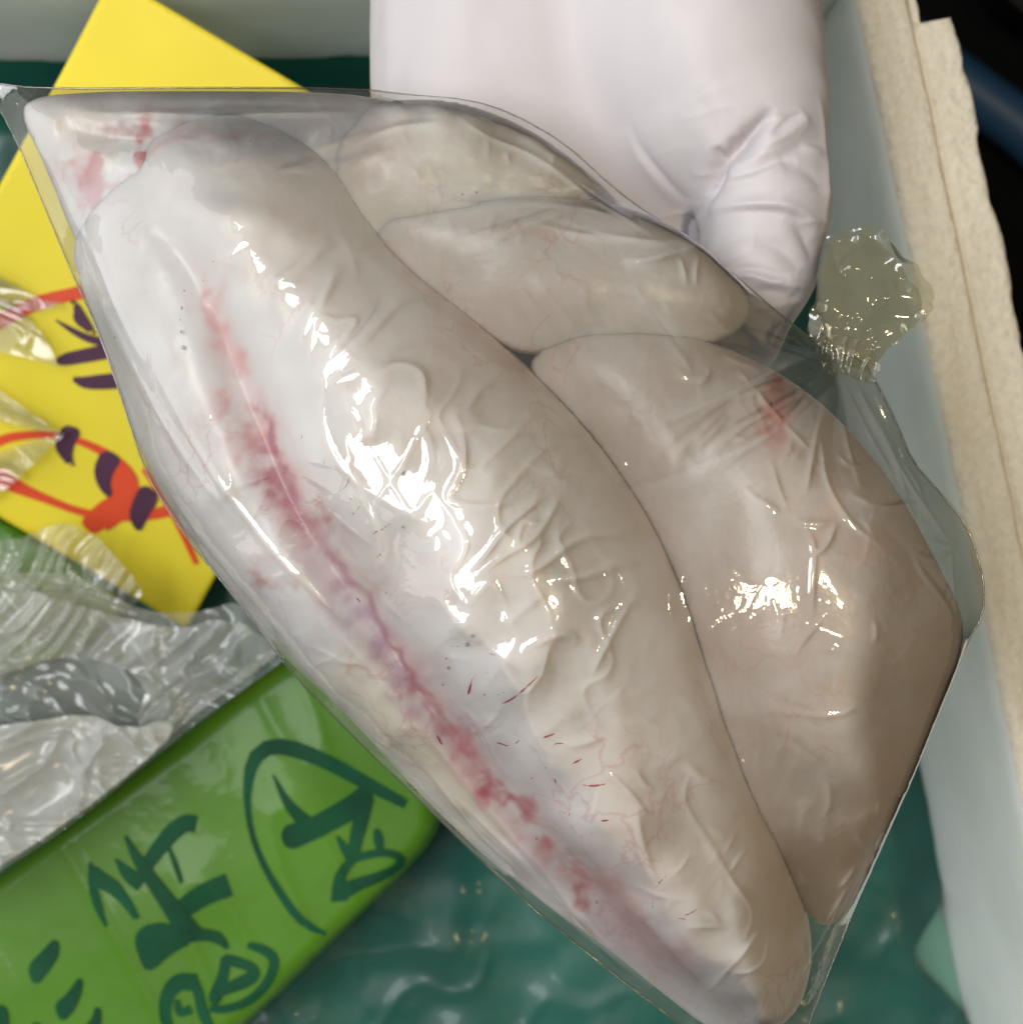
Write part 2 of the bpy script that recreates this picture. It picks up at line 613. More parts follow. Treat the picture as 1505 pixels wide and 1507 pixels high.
wall('side_wall', o0, vdir, ndir, -0.031, 0.42, 0.0012, 21, notch=True)
t0 = np.array([-0.1, 0.151])
tdir = np.array([1.0, 0.004]); tdir /= np.linalg.norm(tdir)
tn = np.array([-tdir[1], tdir[0]])
wall('end_wall', t0, -tdir, tn, -0.212, 0.30, 0.003, 33)
wall('end_wall', t0 + vdir * 0.45, tdir, -tn, -0.30, 0.40, 0.006, 35)
wall('side_wall', o0 - ndir * 0.42, -vdir, -ndir, -0.42, 0.031, 0.006, 37)
fl = [o0 + vdir * -0.02, o0 + vdir * 0.42, o0 + vdir * 0.42 - ndir * 0.42, o0 - vdir * 0.02 - ndir * 0.42]
mesh_obj('box_floor', [(*q, Z_IN) for q in fl], [(3, 2, 1, 0)], M['foam_wet'], box, smooth=False)

# green plastic liner: thin pale layer against the foam, dark folded layer above
liner = empty('plastic_liner', (0.1, -0.1, Z_IN))
tag(liner, 'dark teal green plastic sheet lining the bottom of the foam box', 'plastic sheet')
pl = PX([(1240, 950), (1352, 1100), (1392, 1280), (1436, 1490), (1470, 1640), (1000, 1640), (900, 1300)], 0.098)
sheet('thin_layer', resample(pl, 120, True), 0.003, lambda x, y: 0.0975 + 0.0012 * fbm(x, y, 0.02, 3), M['liner_pale'], liner)


def liner_h(x, y):
    d = (x - t0[0]) * tn[0] + (y - t0[1]) * tn[1]          # distance past the far wall (negative inside)
    climb = np.clip((d + 0.022) / 0.020, 0, 1) ** 2 * 0.038
    f = fbm(x, y, 0.045, 11, 3)
    x, y = x + 0.016 * fbm(x, y, 0.035, 13, 2), y + 0.016 * fbm(x, y, 0.035, 15, 2)
    ridges = (1 - np.abs(cnoise(x * 0.35 + 0.30 * y, y * 1.1 - 0.9 * x, 0.030, 17))) ** 3 * 0.0011
    r2 = (1 - np.abs(cnoise(x * 0.9 + 0.8 * y, y * 0.4 - 0.4 * x, 0.022, 19))) ** 3 * 0.0007
    edge = np.clip(((x - o0[0]) * ndir[0] + (y - o0[1]) * ndir[1] + 0.02) / 0.02, 0, 1)
    return 0.1045 + 0.0040 * f + ridges + r2 + climb - 0.003 * edge


lp = PX([(-450, 40), (-200, 120), (200, 105), (700, 90), (1120, 70), (1200, 300), (1235, 600), (1290, 900), (1338, 1080), (1366, 1180), (1384, 1270), (1378, 1330),
         (1345, 1378), (1334, 1400), (1350, 1430), (1378, 1452), (1410, 1485), (1440, 1530), (1460, 1680), (-450, 1750)], 0.10)
lp = lp.copy()
for i in range(5):                                         # far edge hugs the end wall
    d = (lp[i] - t0) @ tn
    lp[i] -= tn * (d + 0.0012)
sheet('folded_layer', smooth_poly(lp, 400, True, 1), 0.0016, liner_h, M['liner'], liner)

# things beyond the box: hose and a dark tub, out of focus
hp = [P(1330, 60, Z_GND + 0.02), P(1430, 135, Z_GND + 0.02), P(1500, 185, Z_GND + 0.02), P(1570, 250, Z_GND + 0.02), P(1700, 420, Z_GND + 0.02)]
hp = smooth_poly(hp, 40, False, 2)
V, F = tube(hp, 0.0135, 14)
tag(mesh_obj('water_hose', V, F, M['hose']), 'blurred dark blue hose on the black floor beyond the box', 'hose')
tb = empty('plastic_tub', P(1560, -40, Z_GND))
tag(tb, 'blurred dark grey plastic tub in the shadow at the top right corner', 'tub')
c = np.array(P(1545, -60, Z_GND)[:2])
th = np.linspace(0, 2 * np.pi, 48, endpoint=False)
prof = [(0.030, 0.0), (0.045, 0.004), (0.052, 0.05), (0.056, 0.052), (0.056, 0.056), (0.051, 0.056), (0.044, 0.008), (0.001, 0.007)]
V = np.concatenate([np.column_stack([c[0] + r * np.cos(th), c[1] + r * np.sin(th), np.full(48, Z_GND + z)]) for r, z in prof])
F = [(k * 48 + i, k * 48 + (i + 1) % 48, (k + 1) * 48 + (i + 1) % 48, (k + 1) * 48 + i) for k in range(len(prof) - 1) for i in range(48)]
mesh_obj('body', V, np.array(F), M['dark_tub'], tb)

# ------------------------------------------------------------------ yellow card
ZY = 0.124
_c = [P(166, -36, 0.196), P(275, 926, 0.119), P(-203, 641, 0.138)]
_m = np.linalg.solve(np.array([[q[0], q[1], 1] for q in _c]), np.array([q[2] for q in _c]))


def PY(pts):
    """photo points onto the leaning card's plane"""
    a = np.asarray(pts, float)
    X, Y = (a[:, 0] - 752.5) * S, -(a[:, 1] - 753.5) * S
    D = (CAM_Z - _m[2]) / (1 + _m[0] * X + _m[1] * Y)
    return np.stack([X * D, Y * D], 1)


def yellow_h(x, y):
    return _m[0] * x + _m[1] * y + _m[2] + 0.0012 * np.sin((x + 0.10) * 26) + 0.0008 * fbm(x, y, 0.05, 5, 2)


ycard = empty('price_card', P(230, 450, ZY - 0.004))
tag(ycard, 'bright yellow paper card with red and purple brush lettering under the bag', 'card')
yp = PY([(166, -36), (644, 249), (275, 926), (-203, 641)])
sheet('paper', resample(yp, 800, True), 0.0010, yellow_h, M['yellow'], ycard, thick=0.0007)


def from_zoom(pts, ox, oy, sc):
    a = np.asarray(pts, float)
    return np.stack([a[:, 0] / sc + ox, a[:, 1] / sc + oy], 1)


def lay_poly(name, pts_px, z, hfun, mat, parent, lift):
    poly = smooth_poly(PY(pts_px) if hfun is yellow_h else PX(pts_px, z), 90, True, 1)
    sheet(name, poly, 0.0009, lambda x, y: hfun(x, y) + lift, mat, parent)


def lay_stroke(name, pts_px, wpx, z, hfun, mat, parent, lift):
    k = S * (CAM_Z - z)
    wd = np.asarray(wpx, float) * k
    V, F = ribbon(PY(pts_px) if hfun is yellow_h else PX(pts_px, z), wd, lambda x, y: hfun(x, y) + lift)
    mesh_obj(name, V, F, mat, parent)


zz = lambda p: from_zoom(p, 0, 380, 5.017)
z2 = lambda p: from_zoom(p, 0, 600, 5.017)
lay_stroke('printed_stroke', [(150, 424), (105, 433), (62, 442), (20, 461), (-25, 486)], [20, 16, 17, 18, 20], ZY, yellow_h, M['red_ink'], ycard, 0.0004)
lay_poly('printed_stroke', [(92, 441), (112, 440), (135, 478), (150, 505), (127, 487), (113, 478), (107, 468), (110, 452)], ZY, yellow_h, M['purple_ink'], ycard, 0.0006)
lay_stroke('printed_stroke', [(82, 471), (105, 486), (130, 499), (160, 505)], [2, 8, 11, 12], ZY, yellow_h, M['purple_ink'], ycard, 0.0006)
lay_poly('printed_stroke', [(84, 522), (137, 510), (165, 505), (175, 524), (150, 530), (79, 541)], ZY, yellow_h, M['purple_ink'], ycard, 0.0006)
lay_poly('printed_stroke', [(96, 551), (112, 556), (155, 550), (185, 548), (195, 568), (165, 573), (125, 573), (110, 564)], ZY, yellow_h, M['purple_ink'], ycard, 0.0006)
lay_stroke('printed_stroke', [(-40, 672), (0, 645), (45, 639), (85, 640), (120, 650), (150, 664), (178, 682), (196, 702), (200, 718), (194, 738), (182, 752), (150, 770)],
           [14, 13, 11, 9, 10, 13, 14, 14, 12, 12, 22, 26], ZY, yellow_h, M['red_ink'], ycard, 0.0004)
lay_poly('printed_stroke', z2([(890, 375), (980, 480), (1000, 580), (960, 700), (880, 820), (720, 920), (680, 940), (580, 850), (640, 780), (740, 690), (840, 640), (810, 560), (830, 470)]), ZY, yellow_h, M['red_ink'], ycard, 0.0005)
lay_stroke('printed_stroke', [(-30, 690), (8, 708), (35, 722), (70, 736), (110, 752), (150, 760), (200, 762), (250, 752), (300, 735)], [30, 26, 17, 12, 11, 12, 12, 18, 16], ZY, yellow_h, M['red_ink'], ycard, 0.00045)
lay_stroke('printed_stroke', [(212, 690), (245, 735), (268, 780), (290, 830)], [10, 12, 12, 8], ZY, yellow_h, M['red_ink'], ycard, 0.0004)
lay_poly('printed_stroke', z2([(480, 120), (605, 165), (540, 270), (520, 370), (565, 458), (500, 430), (420, 340), (395, 270), (440, 170)]), ZY, yellow_h, M['purple_ink'], ycard, 0.0008)
lay_poly('printed_stroke', z2([(745, 320), (820, 320), (905, 385), (830, 480), (810, 580), (850, 692), (760, 640), (700, 540), (690, 440)]), ZY, yellow_h, M['purple_ink'], ycard, 0.0008)
lay_poly('printed_stroke', z2([(1065, 555), (1190, 650), (1100, 800), (1030, 930), (1000, 900), (945, 800), (1000, 640)]), ZY, yellow_h, M['purple_ink'], ycard, 0.0008)

# ------------------------------------------------------------------ green wrapped packages
ZG = 0.150
gp_px = [(-420, 1560), (-200, 1430), (0, 1283), (200, 1135), (410, 975), (520, 905), (590, 1000), (652, 1190), (640, 1235), (590, 1290), (480, 1395), (395, 1480), (300, 1560), (100, 1700), (-300, 1760)]
gpoly = smooth_poly(PX(gp_px, ZG - 0.006), 300, True, 1)


def green_h(x, y):
    x = np.atleast_1d(np.asarray(x, float)); y = np.atleast_1d(np.asarray(y, float))
    d, _, _, _ = seg_dist(x, y, gpoly[::4])
    ins = inside(x, y, gpoly)
    d = np.where(ins, d, 0)
    r = 0.006
    u = np.clip(1 - d / r, 0, 1)
    base = ZG - r * 1.3 * (1 - np.sqrt(np.clip(1 - u * u, 0, 1)))
    # wrap folds run across the package
    a = (x * 0.45 - y * 0.9)
    b = (x * 0.9 + y * 0.45)
    fold = (1 - np.abs(cnoise(b, a * 0.15, 0.018, 41))) ** 5 * 0.0008 + 0.0006 * fbm(b, a, 0.04, 43, 2)
    return base + fold * (1 - u * 0.7)


gpk = empty('wrapped_package', P(250, 1350, ZG - 0.03))
tag(gpk, 'glossy green wrapped package with dark green brush lettering at lower left', 'package')
sheet('wrapper', gpoly, 0.0013, green_h, M['green'], gpk, thick=0.028)
z5 = lambda p: from_zoom(p, 340, 1060, 5.017)
z4 = lambda p: from_zoom(p, 100, 1150, 4.3)
z3 = lambda p: from_zoom(p, 0, 1207, 5.017)
W5, W4, W3 = 5.017, 4.3, 5.017


def gs(pts, wd, lift=0.0005):
    lay_stroke('printed_stroke', pts, wd, ZG, green_h, M['green_ink'], gpk, lift)


def gpol(pts, lift=0.0007):
    lay_poly('printed_stroke', pts, ZG, green_h, M['green_ink'], gpk, lift)


A5 = lambda l: [q / W5 for q in l]
A4 = lambda l: [q / W4 for q in l]
gs(z5([(1290, 620), (1000, 465), (700, 290), (430, 190), (260, 190), (160, 290), (125, 450), (118, 640), (160, 880), (270, 1130), (400, 1330), (520, 1490), (700, 1580)]),
   A5([70, 100, 110, 120, 120, 110, 70, 45, 40, 50, 60, 70, 30]), 0.0004)
gs(z5([(312, 400), (400, 580), (480, 680), (560, 760), (630, 850)]), A5([12, 60, 90, 120, 130]), 0.0005)
gpol(z5([(355, 785), (560, 730), (760, 620), (900, 530), (990, 450), (1060, 580), (1000, 680), (860, 760), (620, 880), (410, 975)]), 0.0006)
gs(z5([(1000, 560), (960, 720), (920, 880), (900, 1030)]), A5([110, 110, 100, 70]), 0.0007)
gs(z5([(780, 850), (830, 930), (890, 1020)]), A5([10, 60, 80]), 0.0008)
gs(z5([(870, 1030), (1000, 990), (1130, 970), (1240, 1000), (1262, 1050), (1200, 1110), (1050, 1170), (900, 1220), (820, 1260)]), A5([60, 60, 55, 60, 70, 70, 80, 100, 130]), 0.0009)
gs(z5([(900, 1020), (820, 1110), (790, 1200), (800, 1330)]), A5([60, 70, 80, 120]), 0.0010)
gs(z5([(1070, 800), (1085, 870), (1100, 960)]), A5([30, 75, 45]), 0.0008)
gs(z4([(140, 510), (150, 640), (190, 780), (245, 915)]), A4([20, 45, 60, 15]), 0.0005)
gpol(z4([(130, 505), (260, 600), (330, 640), (430, 800), (470, 900), (440, 910), (390, 830), (290, 720), (180, 670), (140, 690)]), 0.0006)
gs(z4([(300, 490), (380, 590), (470, 650)]), A4([10, 90, 100]), 0.0007)
gs(z4([(362, 340), (440, 500), (560, 660), (680, 820), (780, 970)]), A4([12, 70, 90, 120, 150]), 0.0008)
gs(z4([(480, 560), (560, 440), (660, 320), (740, 260), (810, 270)]), A4([80, 100, 110, 110, 110]), 0.0006)
gs(z4([(640, 420), (680, 520), (725, 640)]), A4([20, 38, 25]), 0.0005)
gs(z4([(650, 860), (760, 780), (880, 700), (1020, 650)]), A4([110, 130, 140, 150]), 0.0006)
gpol(z4([(410, 970), (530, 880), (760, 920), (800, 1010), (650, 1090), (530, 1200), (480, 1185)]), 0.0009)
gs(z4([(770, 970), (880, 965), (960, 990), (1010, 1055)]), A4([80, 75, 70, 20]), 0.0010)
gs(z4([(800, 1270), (700, 1260), (630, 1340), (610, 1450), (640, 1560)]), A4([110, 110, 90, 70, 60]), 0.0005)
gs(z4([(780, 1220), (830, 1340), (850, 1450), (900, 1560)]), A4([60, 60, 70, 60]), 0.0006)
gs(z4([(690, 1380), (700, 1470), (780, 1440)]), A4([30, 50, 60]), 0.0006)
gs(z4([(1000, 1110), (985, 1230), (940, 1350), (920, 1400)]), A4([60, 70, 90, 60]), 0.0005)
gs(z4([(990, 1120), (1070, 1140), (1190, 1180), (1170, 1240), (1050, 1290), (960, 1330)]), A4([60, 70, 60, 90, 80, 60]), 0.0006)
gs(z4([(1140, 1030), (1250, 1060), (1320, 1130), (1270, 1270), (1150, 1390), (1000, 1440), (900, 1430)]), A4([40, 60, 60, 60, 60, 50, 50]), 0.0007)
gpol(z3([(415, 855), (442, 930), (430, 1010), (380, 1090), (280, 1220), (245, 1200), (205, 1075), (300, 980)]))
gpol(z3([(600, 1130), (615, 1240), (560, 1390), (465, 1495), (440, 1460), (398, 1360), (500, 1280)]))
gpol(z3([(700, 1315), (755, 1420), (740, 1540), (600, 1640), (610, 1540), (700, 1440)]))
gpol(z3([(250, 1425), (310, 1520), (330, 1640), (240, 1640)]))
gpol(z3([(-120, 1380), (40, 1345), (75, 1420), (70, 1600), (-100, 1620)]))

# a second green package showing beside the yellow card's lower edge
g2 = empty('wrapped_package', P(0, 830, 0.115))
tag(g2, 'small corner of another green package beside the lower edge of the yellow card', 'package')
g2p = smooth_poly(PX([(-300, 590), (-20, 755), (95, 822), (190, 885), (150, 935), (40, 990), (-150, 1000), (-330, 800)], 0.116), 120, True, 1)
sheet('wrapper', g2p, 0.0016, lambda x, y: 0.1165 + 0.0012 * fbm(x, y, 0.012, 61, 2), M['green'], g2, thick=0.012)

# ------------------------------------------------------------------ crumpled clear bags on the left


def crumple(x, y, seed, ang, along, across, amp):
    """long sharp folds running along a direction, with broken cross creases"""
    ca, sa = math.cos(ang), math.sin(ang)
    wob = fbm(x, y, 0.03, seed + 50, 2)
    u = (x * ca + y * sa) + wob * 0.004
    v = (-x * sa + y * ca) + wob * 0.006
    h = (1 - np.abs(cnoise(u / along, v / across, 1.0, seed))) ** 2 * amp
    h += (1 - np.abs(cnoise(u / along * 1.7 + 0.3 * v / across, v / across * 2.1, 1.0, seed + 1))) ** 2 * amp * 0.45
    h += (1 - np.abs(cnoise(u / 0.012, v / 0.016, 1.0, seed + 2))) ** 3 * amp * 0.5
    return h + wob * 0.003


cb = empty('crumpled_bag', P(150, 1030, 0.155))
tag(cb, 'crumpled clear plastic bag heaped above the green package on the left', 'plastic bag')
D_ESE, D_NE, D_NNE = math.radians(-20), math.radians(42), math.radians(52)
c1 = [(-220, 880), (-40, 845), (90, 842), (150, 878), (215, 905), (285, 905), (345, 885), (392, 920), (425, 962), (405, 982), (310, 1048), (200, 1135), (95, 1222), (0, 1284), (-220, 1400)]
sheet('film', smooth_poly(PX(c1, 0.172), 260, True, 1), 0.0007, lambda x, y: 0.163 + crumple(x, y, 5, D_ESE, 0.035, 0.0055, 0.0035), M['crumple'], cb)
c2 = [(-220, 930), (20, 860), (150, 905), (260, 930), (330, 905), (408, 950), (400, 972), (300, 1040), (230, 1100), (190, 1080), (215, 1000), (100, 960), (-20, 1000), (-220, 1080)]
sheet('inner_film', smooth_poly(PX(c2, 0.178), 240, True, 1), 0.0007, lambda x, y: 0.171 + crumple(x, y, 9, D_NE, 0.030, 0.0060, 0.0040), M['crumple'], cb)
c3 = [(-220, 1090), (60, 1060), (120, 1050), (190, 1075), (240, 1060), (260, 1075), (215, 1120), (100, 1210), (0, 1275), (-220, 1390)]
sheet('folded_film', smooth_poly(PX(c3, 0.184), 240, True, 1), 0.0007, lambda x, y: 0.180 + crumple(x, y, 14, D_NE, 0.02, 0.008, 0.0045), M['crumple_white'], cb)
sheet('folded_film', smooth_poly(PX(c3, 0.190), 240, True, 1), 0.0007, lambda x, y: 0.187 + crumple(x, y, 19, D_ESE, 0.02, 0.008, 0.0045), M['crumple_white'], cb)

cb2 = empty('crumpled_bag', P(40, 620, 0.13))
tag(cb2, 'thin clear plastic film crinkled over the left side of the yellow card', 'plastic bag')
for fp, fw, sd_ in (([(-120, 450), (0, 478), (50, 505), (92, 541)], [110, 84, 50, 4], 23), ([(-120, 545), (-10, 590), (55, 622), (98, 639)], [60, 50, 24, 3], 27),
                    ([(-120, 740), (-10, 705), (45, 668), (98, 639)], [80, 60, 34, 3], 29), ([(-120, 405), (10, 432), (62, 452), (95, 448)], [60, 40, 16, 3], 33)):
    V, F = ribbon(PY(fp), np.array(fw) * 0.00021, lambda x, y, q=sd_: yellow_h(x, y) + 0.004 + crumple(x, y, q, D_ESE, 0.03, 0.0045, 0.0012), n=110, K=41)
    mesh_obj('film_fold', V, F, M['crinkle'], cb2)
cb3 = empty('crumpled_bag', P(110, 850, 0.13))
tag(cb3, 'gathered end of a clear plastic bag with fine pleats between yellow card and heap', 'plastic bag')
c5 = [(-220, 800), (0, 800), (50, 775), (90, 768), (140, 800), (190, 850), (205, 880), (165, 910), (120, 935), (-50, 960), (-220, 960)]
sheet('film', smooth_poly(PX(c5, 0.158), 200, True, 1), 0.0006, lambda x, y: 0.146 + crumple(x, y, 31, D_NNE, 0.03, 0.0032, 0.0028), M['crinkle'], cb3)

# ------------------------------------------------------------------ fish pieces: inflated outlines on a common grid
RES = 0.0005
ZB = 0.300
gx = np.arange(-0.118, 0.118, RES)
gy = np.arange(-0.136, 0.104, RES)
GX, GY = np.meshgrid(gx, gy, indexing='ij')


def inflate(poly):
    """sqrt of the torsion function: a smooth pillow over any outline"""
    ins = inside(GX, GY, poly)
    prev = None
    for fac, it in ((8, 900), (4, 350), (2, 200), (1, 120)):
        m = ins[::fac, ::fac]
        h = RES * fac
        if prev is None:
            u = np.zeros(m.shape)
        else:
            u = np.repeat(np.repeat(prev, 2, 0), 2, 1)
            pad = [(0, max(0, m.shape[i] - u.shape[i])) for i in range(2)]
            u = np.pad(u, pad, mode='edge')[:m.shape[0], :m.shape[1]] * m
        ii = np.where(m)
        i0, i1, j0, j1 = max(ii[0].min() - 1, 1), min(ii[0].max() + 2, m.shape[0] - 1), max(ii[1].min() - 1, 1), min(ii[1].max() + 2, m.shape[1] - 1)
        mm = m[i0:i1, j0:j1]
        for _ in range(it):
            lap = u[i0 - 1:i1 - 1, j0:j1] + u[i0 + 1:i1 + 1, j0:j1] + u[i0:i1, j0 - 1:j1 - 1] + u[i0:i1, j0 + 1:j1 + 1]
            u[i0:i1, j0:j1] = (lap + h * h * 4) * 0.25 * mm
        prev = u
    return np.sqrt(np.clip(blur(prev, 1.5) * ins, 0, None)), ins


def stroke_field(pts_px, width, z=0.315, n=60, taper=0.25, wvar=None, power=2.0, warp=0.0):
    """gaussian weight (0..1) along a traced line"""
    p = smooth_poly(PX(pts_px, z), n, closed=False, it=2)
    R = width * 3.2
    lo, hi = p.min(0) - R, p.max(0) + R
    i0, i1 = np.searchsorted(gx, lo[0]), np.searchsorted(gx, hi[0])
    j0, j1 = np.searchsorted(gy, lo[1]), np.searchsorted(gy, hi[1])
    out = np.zeros_like(GX)
    if i1 <= i0 or j1 <= j0:
        return out
    sx, sy = GX[i0:i1, j0:j1], GY[i0:i1, j0:j1]
    if warp > 0:
        ox = fbm(sx, sy, 0.006, 501, 4) * warp
        oy = fbm(sx, sy, 0.006, 511, 4) * warp
        sx, sy = sx + ox, sy + oy
    d, _, _, t = seg_dist(sx, sy, p, closed=False)
    wd = width if wvar is None else width * np.interp(t, np.linspace(0, 1, len(wvar)), wvar)
    g = np.exp(-(d / wd) ** power)
    if taper > 0:
        g = g * np.clip(np.minimum(t, 1 - t) / taper, 0, 1) ** 0.7
    out[i0:i1, j0:j1] = g
    return out


PIECES = []
BAG = [(-25, 120), (60, 131), (300, 129), (525, 130), (600, 140), (690, 147), (750, 165), (830, 210), (900, 275), (960, 320), (1022, 352), (1085, 410), (1180, 490), (1230, 520), (1268, 528), (1290, 565), (1318, 620),
       (1342, 680), (1380, 722), (1420, 770), (1436, 810), (1448, 862), (1446, 905), (1422, 945), (1385, 1035), (1340, 1140), (1295, 1250), (1250, 1355), (1215, 1440), (1190, 1507), (1160, 1590), (1110, 1600),
       (1060, 1555), (1000, 1508), (900, 1432), (760, 1318), (620, 1180), (520, 1085), (430, 992), (380, 925), (330, 860), (280, 800), (240, 740), (212, 690), (185, 605), (150, 500), (105, 400), (60, 290), (20, 195)]
bpoly = resample(smooth_poly(PX(BAG, ZB), 700, True, 1), 700, True)
BD = np.where(inside(GX, GY, bpoly), seg_dist(GX, GY, bpoly[::4])[0], 0.0)


def fish_piece(label, outline, zc, kz, details, colour, kb=0.55, lobes=None, wedge=0.0):
    poly = smooth_poly(PX(outline, zc), 260, True, 2)
    u, ins = inflate(poly)
    top = zc + kz * u
    if lobes:
        ul = np.max([k * inflate(smooth_poly(PX(q, zc), 260, True, 2))[0] for q, k in lobes], axis=0)
        top = zc + 0.62 * kz * u + 0.40 * blur(ul, 3.0) * ins
    if wedge > 0:
        top = zc + (top - zc) * np.sqrt(BD / (BD + wedge))
    for (fld) in details:
        top = top + fld * np.clip(u / 0.012, 0, 1)
    bot = zc - kb * kz * u
    x, y, f, b, ui = snap_grid(GX, GY, ins, poly)
    zt, zb = top.ravel()[ui].copy(), bot.ravel()[ui].copy()
    zt[b] = zc; zb[b] = zc
    n = len(x)
    bi = np.where(b)[0]
    # bottom shares the rim vertices
    remap = np.arange(n) + n
    V = np.vstack([np.column_stack([x, y, zt]), np.column_stack([x, y, zb])])
    remap[bi] = bi
    F = np.vstack([f, remap[f][:, ::-1]])
    keep = np.ones(2 * n, bool); keep[bi + n] = False
    new = np.cumsum(keep) - 1
    V = V[keep]; F = new[F]
    c = np.stack([ch.ravel()[ui] for ch in colour] + [np.ones(n)], 1)
    c = np.vstack([c, c])[keep]
    o = mesh_obj('fish_piece', V, F, M['flesh'], col=c)
    tag(o, label, 'raw fish', 'pale fish pieces packed in the clear bag')
    PIECES.append((np.where(ins, top, -1), np.where(ins, bot, 9)))
    return o, (lambda X, Y, T=top: T[np.clip(((np.asarray(X) - gx[0]) / RES).astype(int), 0, len(gx) - 1), np.clip(((np.asarray(Y) - gy[0]) / RES).astype(int), 0, len(gy) - 1)])


def base_col(r, g, b, seed=1, amt=0.03):
    n = fbm(GX, GY, 0.028, seed, 4) * amt * 1.5
    return [np.full_like(GX, r) + n, np.full_like(GX, g) + n * 1.1, np.full_like(GX, b) + n * 1.3]


def paint(c, wgt, rgb):
    wgt = np.clip(wgt, 0, 1)
    return [c[i] * (1 - wgt) + rgb[i] * wgt for i in range(3)]


CREAM = (0.82, 0.775, 0.735)
groove = [(255, 360), (300, 410), (330, 490), (372, 590), (405, 670), (435, 740), (500, 840), (590, 965), (650, 1060), (735, 1165), (830, 1275), (900, 1350), (985, 1440), (1060, 1520)]

nz = fbm(GX, GY, 0.010, 71, 3)
# main long piece
def red(pts, wmm, **k):
    return stroke_field(pts, wmm * 0.001, warp=k.pop('warp', 0.0022), **k)


nf = np.clip(0.55 + 0.9 * fbm(GX, GY, 0.0035, 73, 3), 0, 1.3)
c = base_col(*CREAM, seed=2)
c = paint(c, red([(470, 960), (540, 1040), (600, 1110), (680, 1190), (740, 1260)], 7.5, taper=0.15) * 0.8, (0.84, 0.765, 0.56))
c = paint(c, red(groove, 4.6, taper=0.1, wvar=[0.3, 0.6, 1.2, 1.2, 1.0, 1.2, 1.3, 1.2]) * (0.48 + 0.4 * nz), (0.77, 0.47, 0.46))
c = paint(c, red([(300, 430), (330, 480), (345, 540)], 1.8, taper=0) * nf * 0.7, (0.72, 0.34, 0.28))
c = paint(c, red([(345, 610), (385, 660), (420, 715), (450, 760)], 4.2, taper=0) * nf * 0.9, (0.70, 0.28, 0.25))
c = paint(c, red([(365, 585), (400, 650), (435, 725), (470, 790), (530, 880), (600, 985), (660, 1070)], 1.5, taper=0.08, wvar=[0.5, 0.9, 1.6, 1.3, 0.9, 0.8, 0.6]) * (0.62 + 0.5 * nf), (0.40, 0.04, 0.10))
c = paint(c, red([(405, 715), (440, 745), (475, 785)], 3.0, taper=0, warp=0.003) * nf * 0.95, (0.42, 0.045, 0.08))
c = paint(c, red([(500, 860), (545, 930), (600, 1005), (680, 1105)], 4.2, taper=0.1) * nf * 0.8, (0.55, 0.36, 0.45))
c = paint(c, red([(600, 1000), (680, 1100), (745, 1175), (830, 1270), (905, 1345)], 2.6, taper=0.05, wvar=[0.6, 1, 1.5, 1.5, 1]) * nf * 0.85, (0.70, 0.26, 0.27))
c = paint(c, red([(725, 1158), (755, 1182), (780, 1196)], 2.0, taper=0) * nf, (0.55, 0.06, 0.08))
c = paint(c, red([(846, 1250), (868, 1292)], 2.0, taper=0) * nf * 0.9, (0.66, 0.16, 0.15))
c = paint(c, red([(850, 1330), (884, 1345)], 1.3, taper=0) * nf, (0.42, 0.05, 0.05))
c = paint(c, red([(890, 1290), (950, 1365), (1000, 1420)], 5.0, taper=0) * nf * 0.45, (0.76, 0.46, 0.43))
c = paint(c, red([(372, 850), (400, 862), (428, 872)], 2.6, taper=0, warp=0.004) * nf * 0.95, (0.55, 0.13, 0.11))
c = paint(c, red([(345, 395), (328, 430), (328, 500), (350, 560)], 1.4, taper=0.2) * 0.5, (0.75, 0.42, 0.38))
c = paint(c, red([(165, 235), (200, 215), (260, 188), (330, 178), (400, 185), (445, 215)], 1.4, taper=0.2) * 0.5, (0.70, 0.42, 0.40))
c = paint(c, red([(1150, 1440), (1180, 1370), (1130, 1260), (1080, 1160)], 7.0, taper=0.2) * 0.55, (0.62, 0.47, 0.29))
c = paint(c, red([(700, 480), (850, 620), (960, 780), (1020, 920), (1060, 1060), (1110, 1180)], 7.5, taper=0.1) * (0.5 + 0.35 * nz), (0.66, 0.565, 0.475))  # brown band: translucent flesh plus the flank's shade, both put into the colour
c = paint(c, red([(560, 350), (680, 470), (780, 540)], 2.0, taper=0.1) * 0.4, (0.68, 0.45, 0.40))
det = [stroke_field(groove, 0.0055, taper=0.2, wvar=[0.6, 0.9, 1, 0.9, 0.6, 0.4]) * -0.0034,
       stroke_field(groove[1:], 0.0016, taper=0.25) * -0.0014,
       stroke_field([(345, 395), (328, 430), (328, 500), (350, 560)], 0.0022) * -0.0015,
       stroke_field([(210, 340), (265, 350), (290, 390), (320, 440)], 0.0035) * -0.0012,
       stroke_field([(980, 1110), (1020, 1220), (1060, 1330), (1090, 1400)], 0.0050) * -0.0012,
       0.0013 * fbm(GX, GY, 0.022, 81, 3)]
MAIN = [(100, 350), (172, 268), (218, 214), (280, 178), (350, 168), (420, 182), (480, 228), (520, 285), (555, 340), (600, 395), (680, 455), (765, 527), (842, 604), (914, 690), (970, 780), (1006, 860), (1028, 930),
        (1052, 1010), (1082, 1100), (1118, 1180), (1164, 1270), (1190, 1345), (1196, 1420), (1175, 1490), (1120, 1530), (1050, 1520), (985, 1470), (900, 1400), (800, 1330), (700, 1250), (600, 1150), (500, 1040),
        (420, 972), (322, 850), (248, 745), (202, 655), (168, 555), (126, 440)]
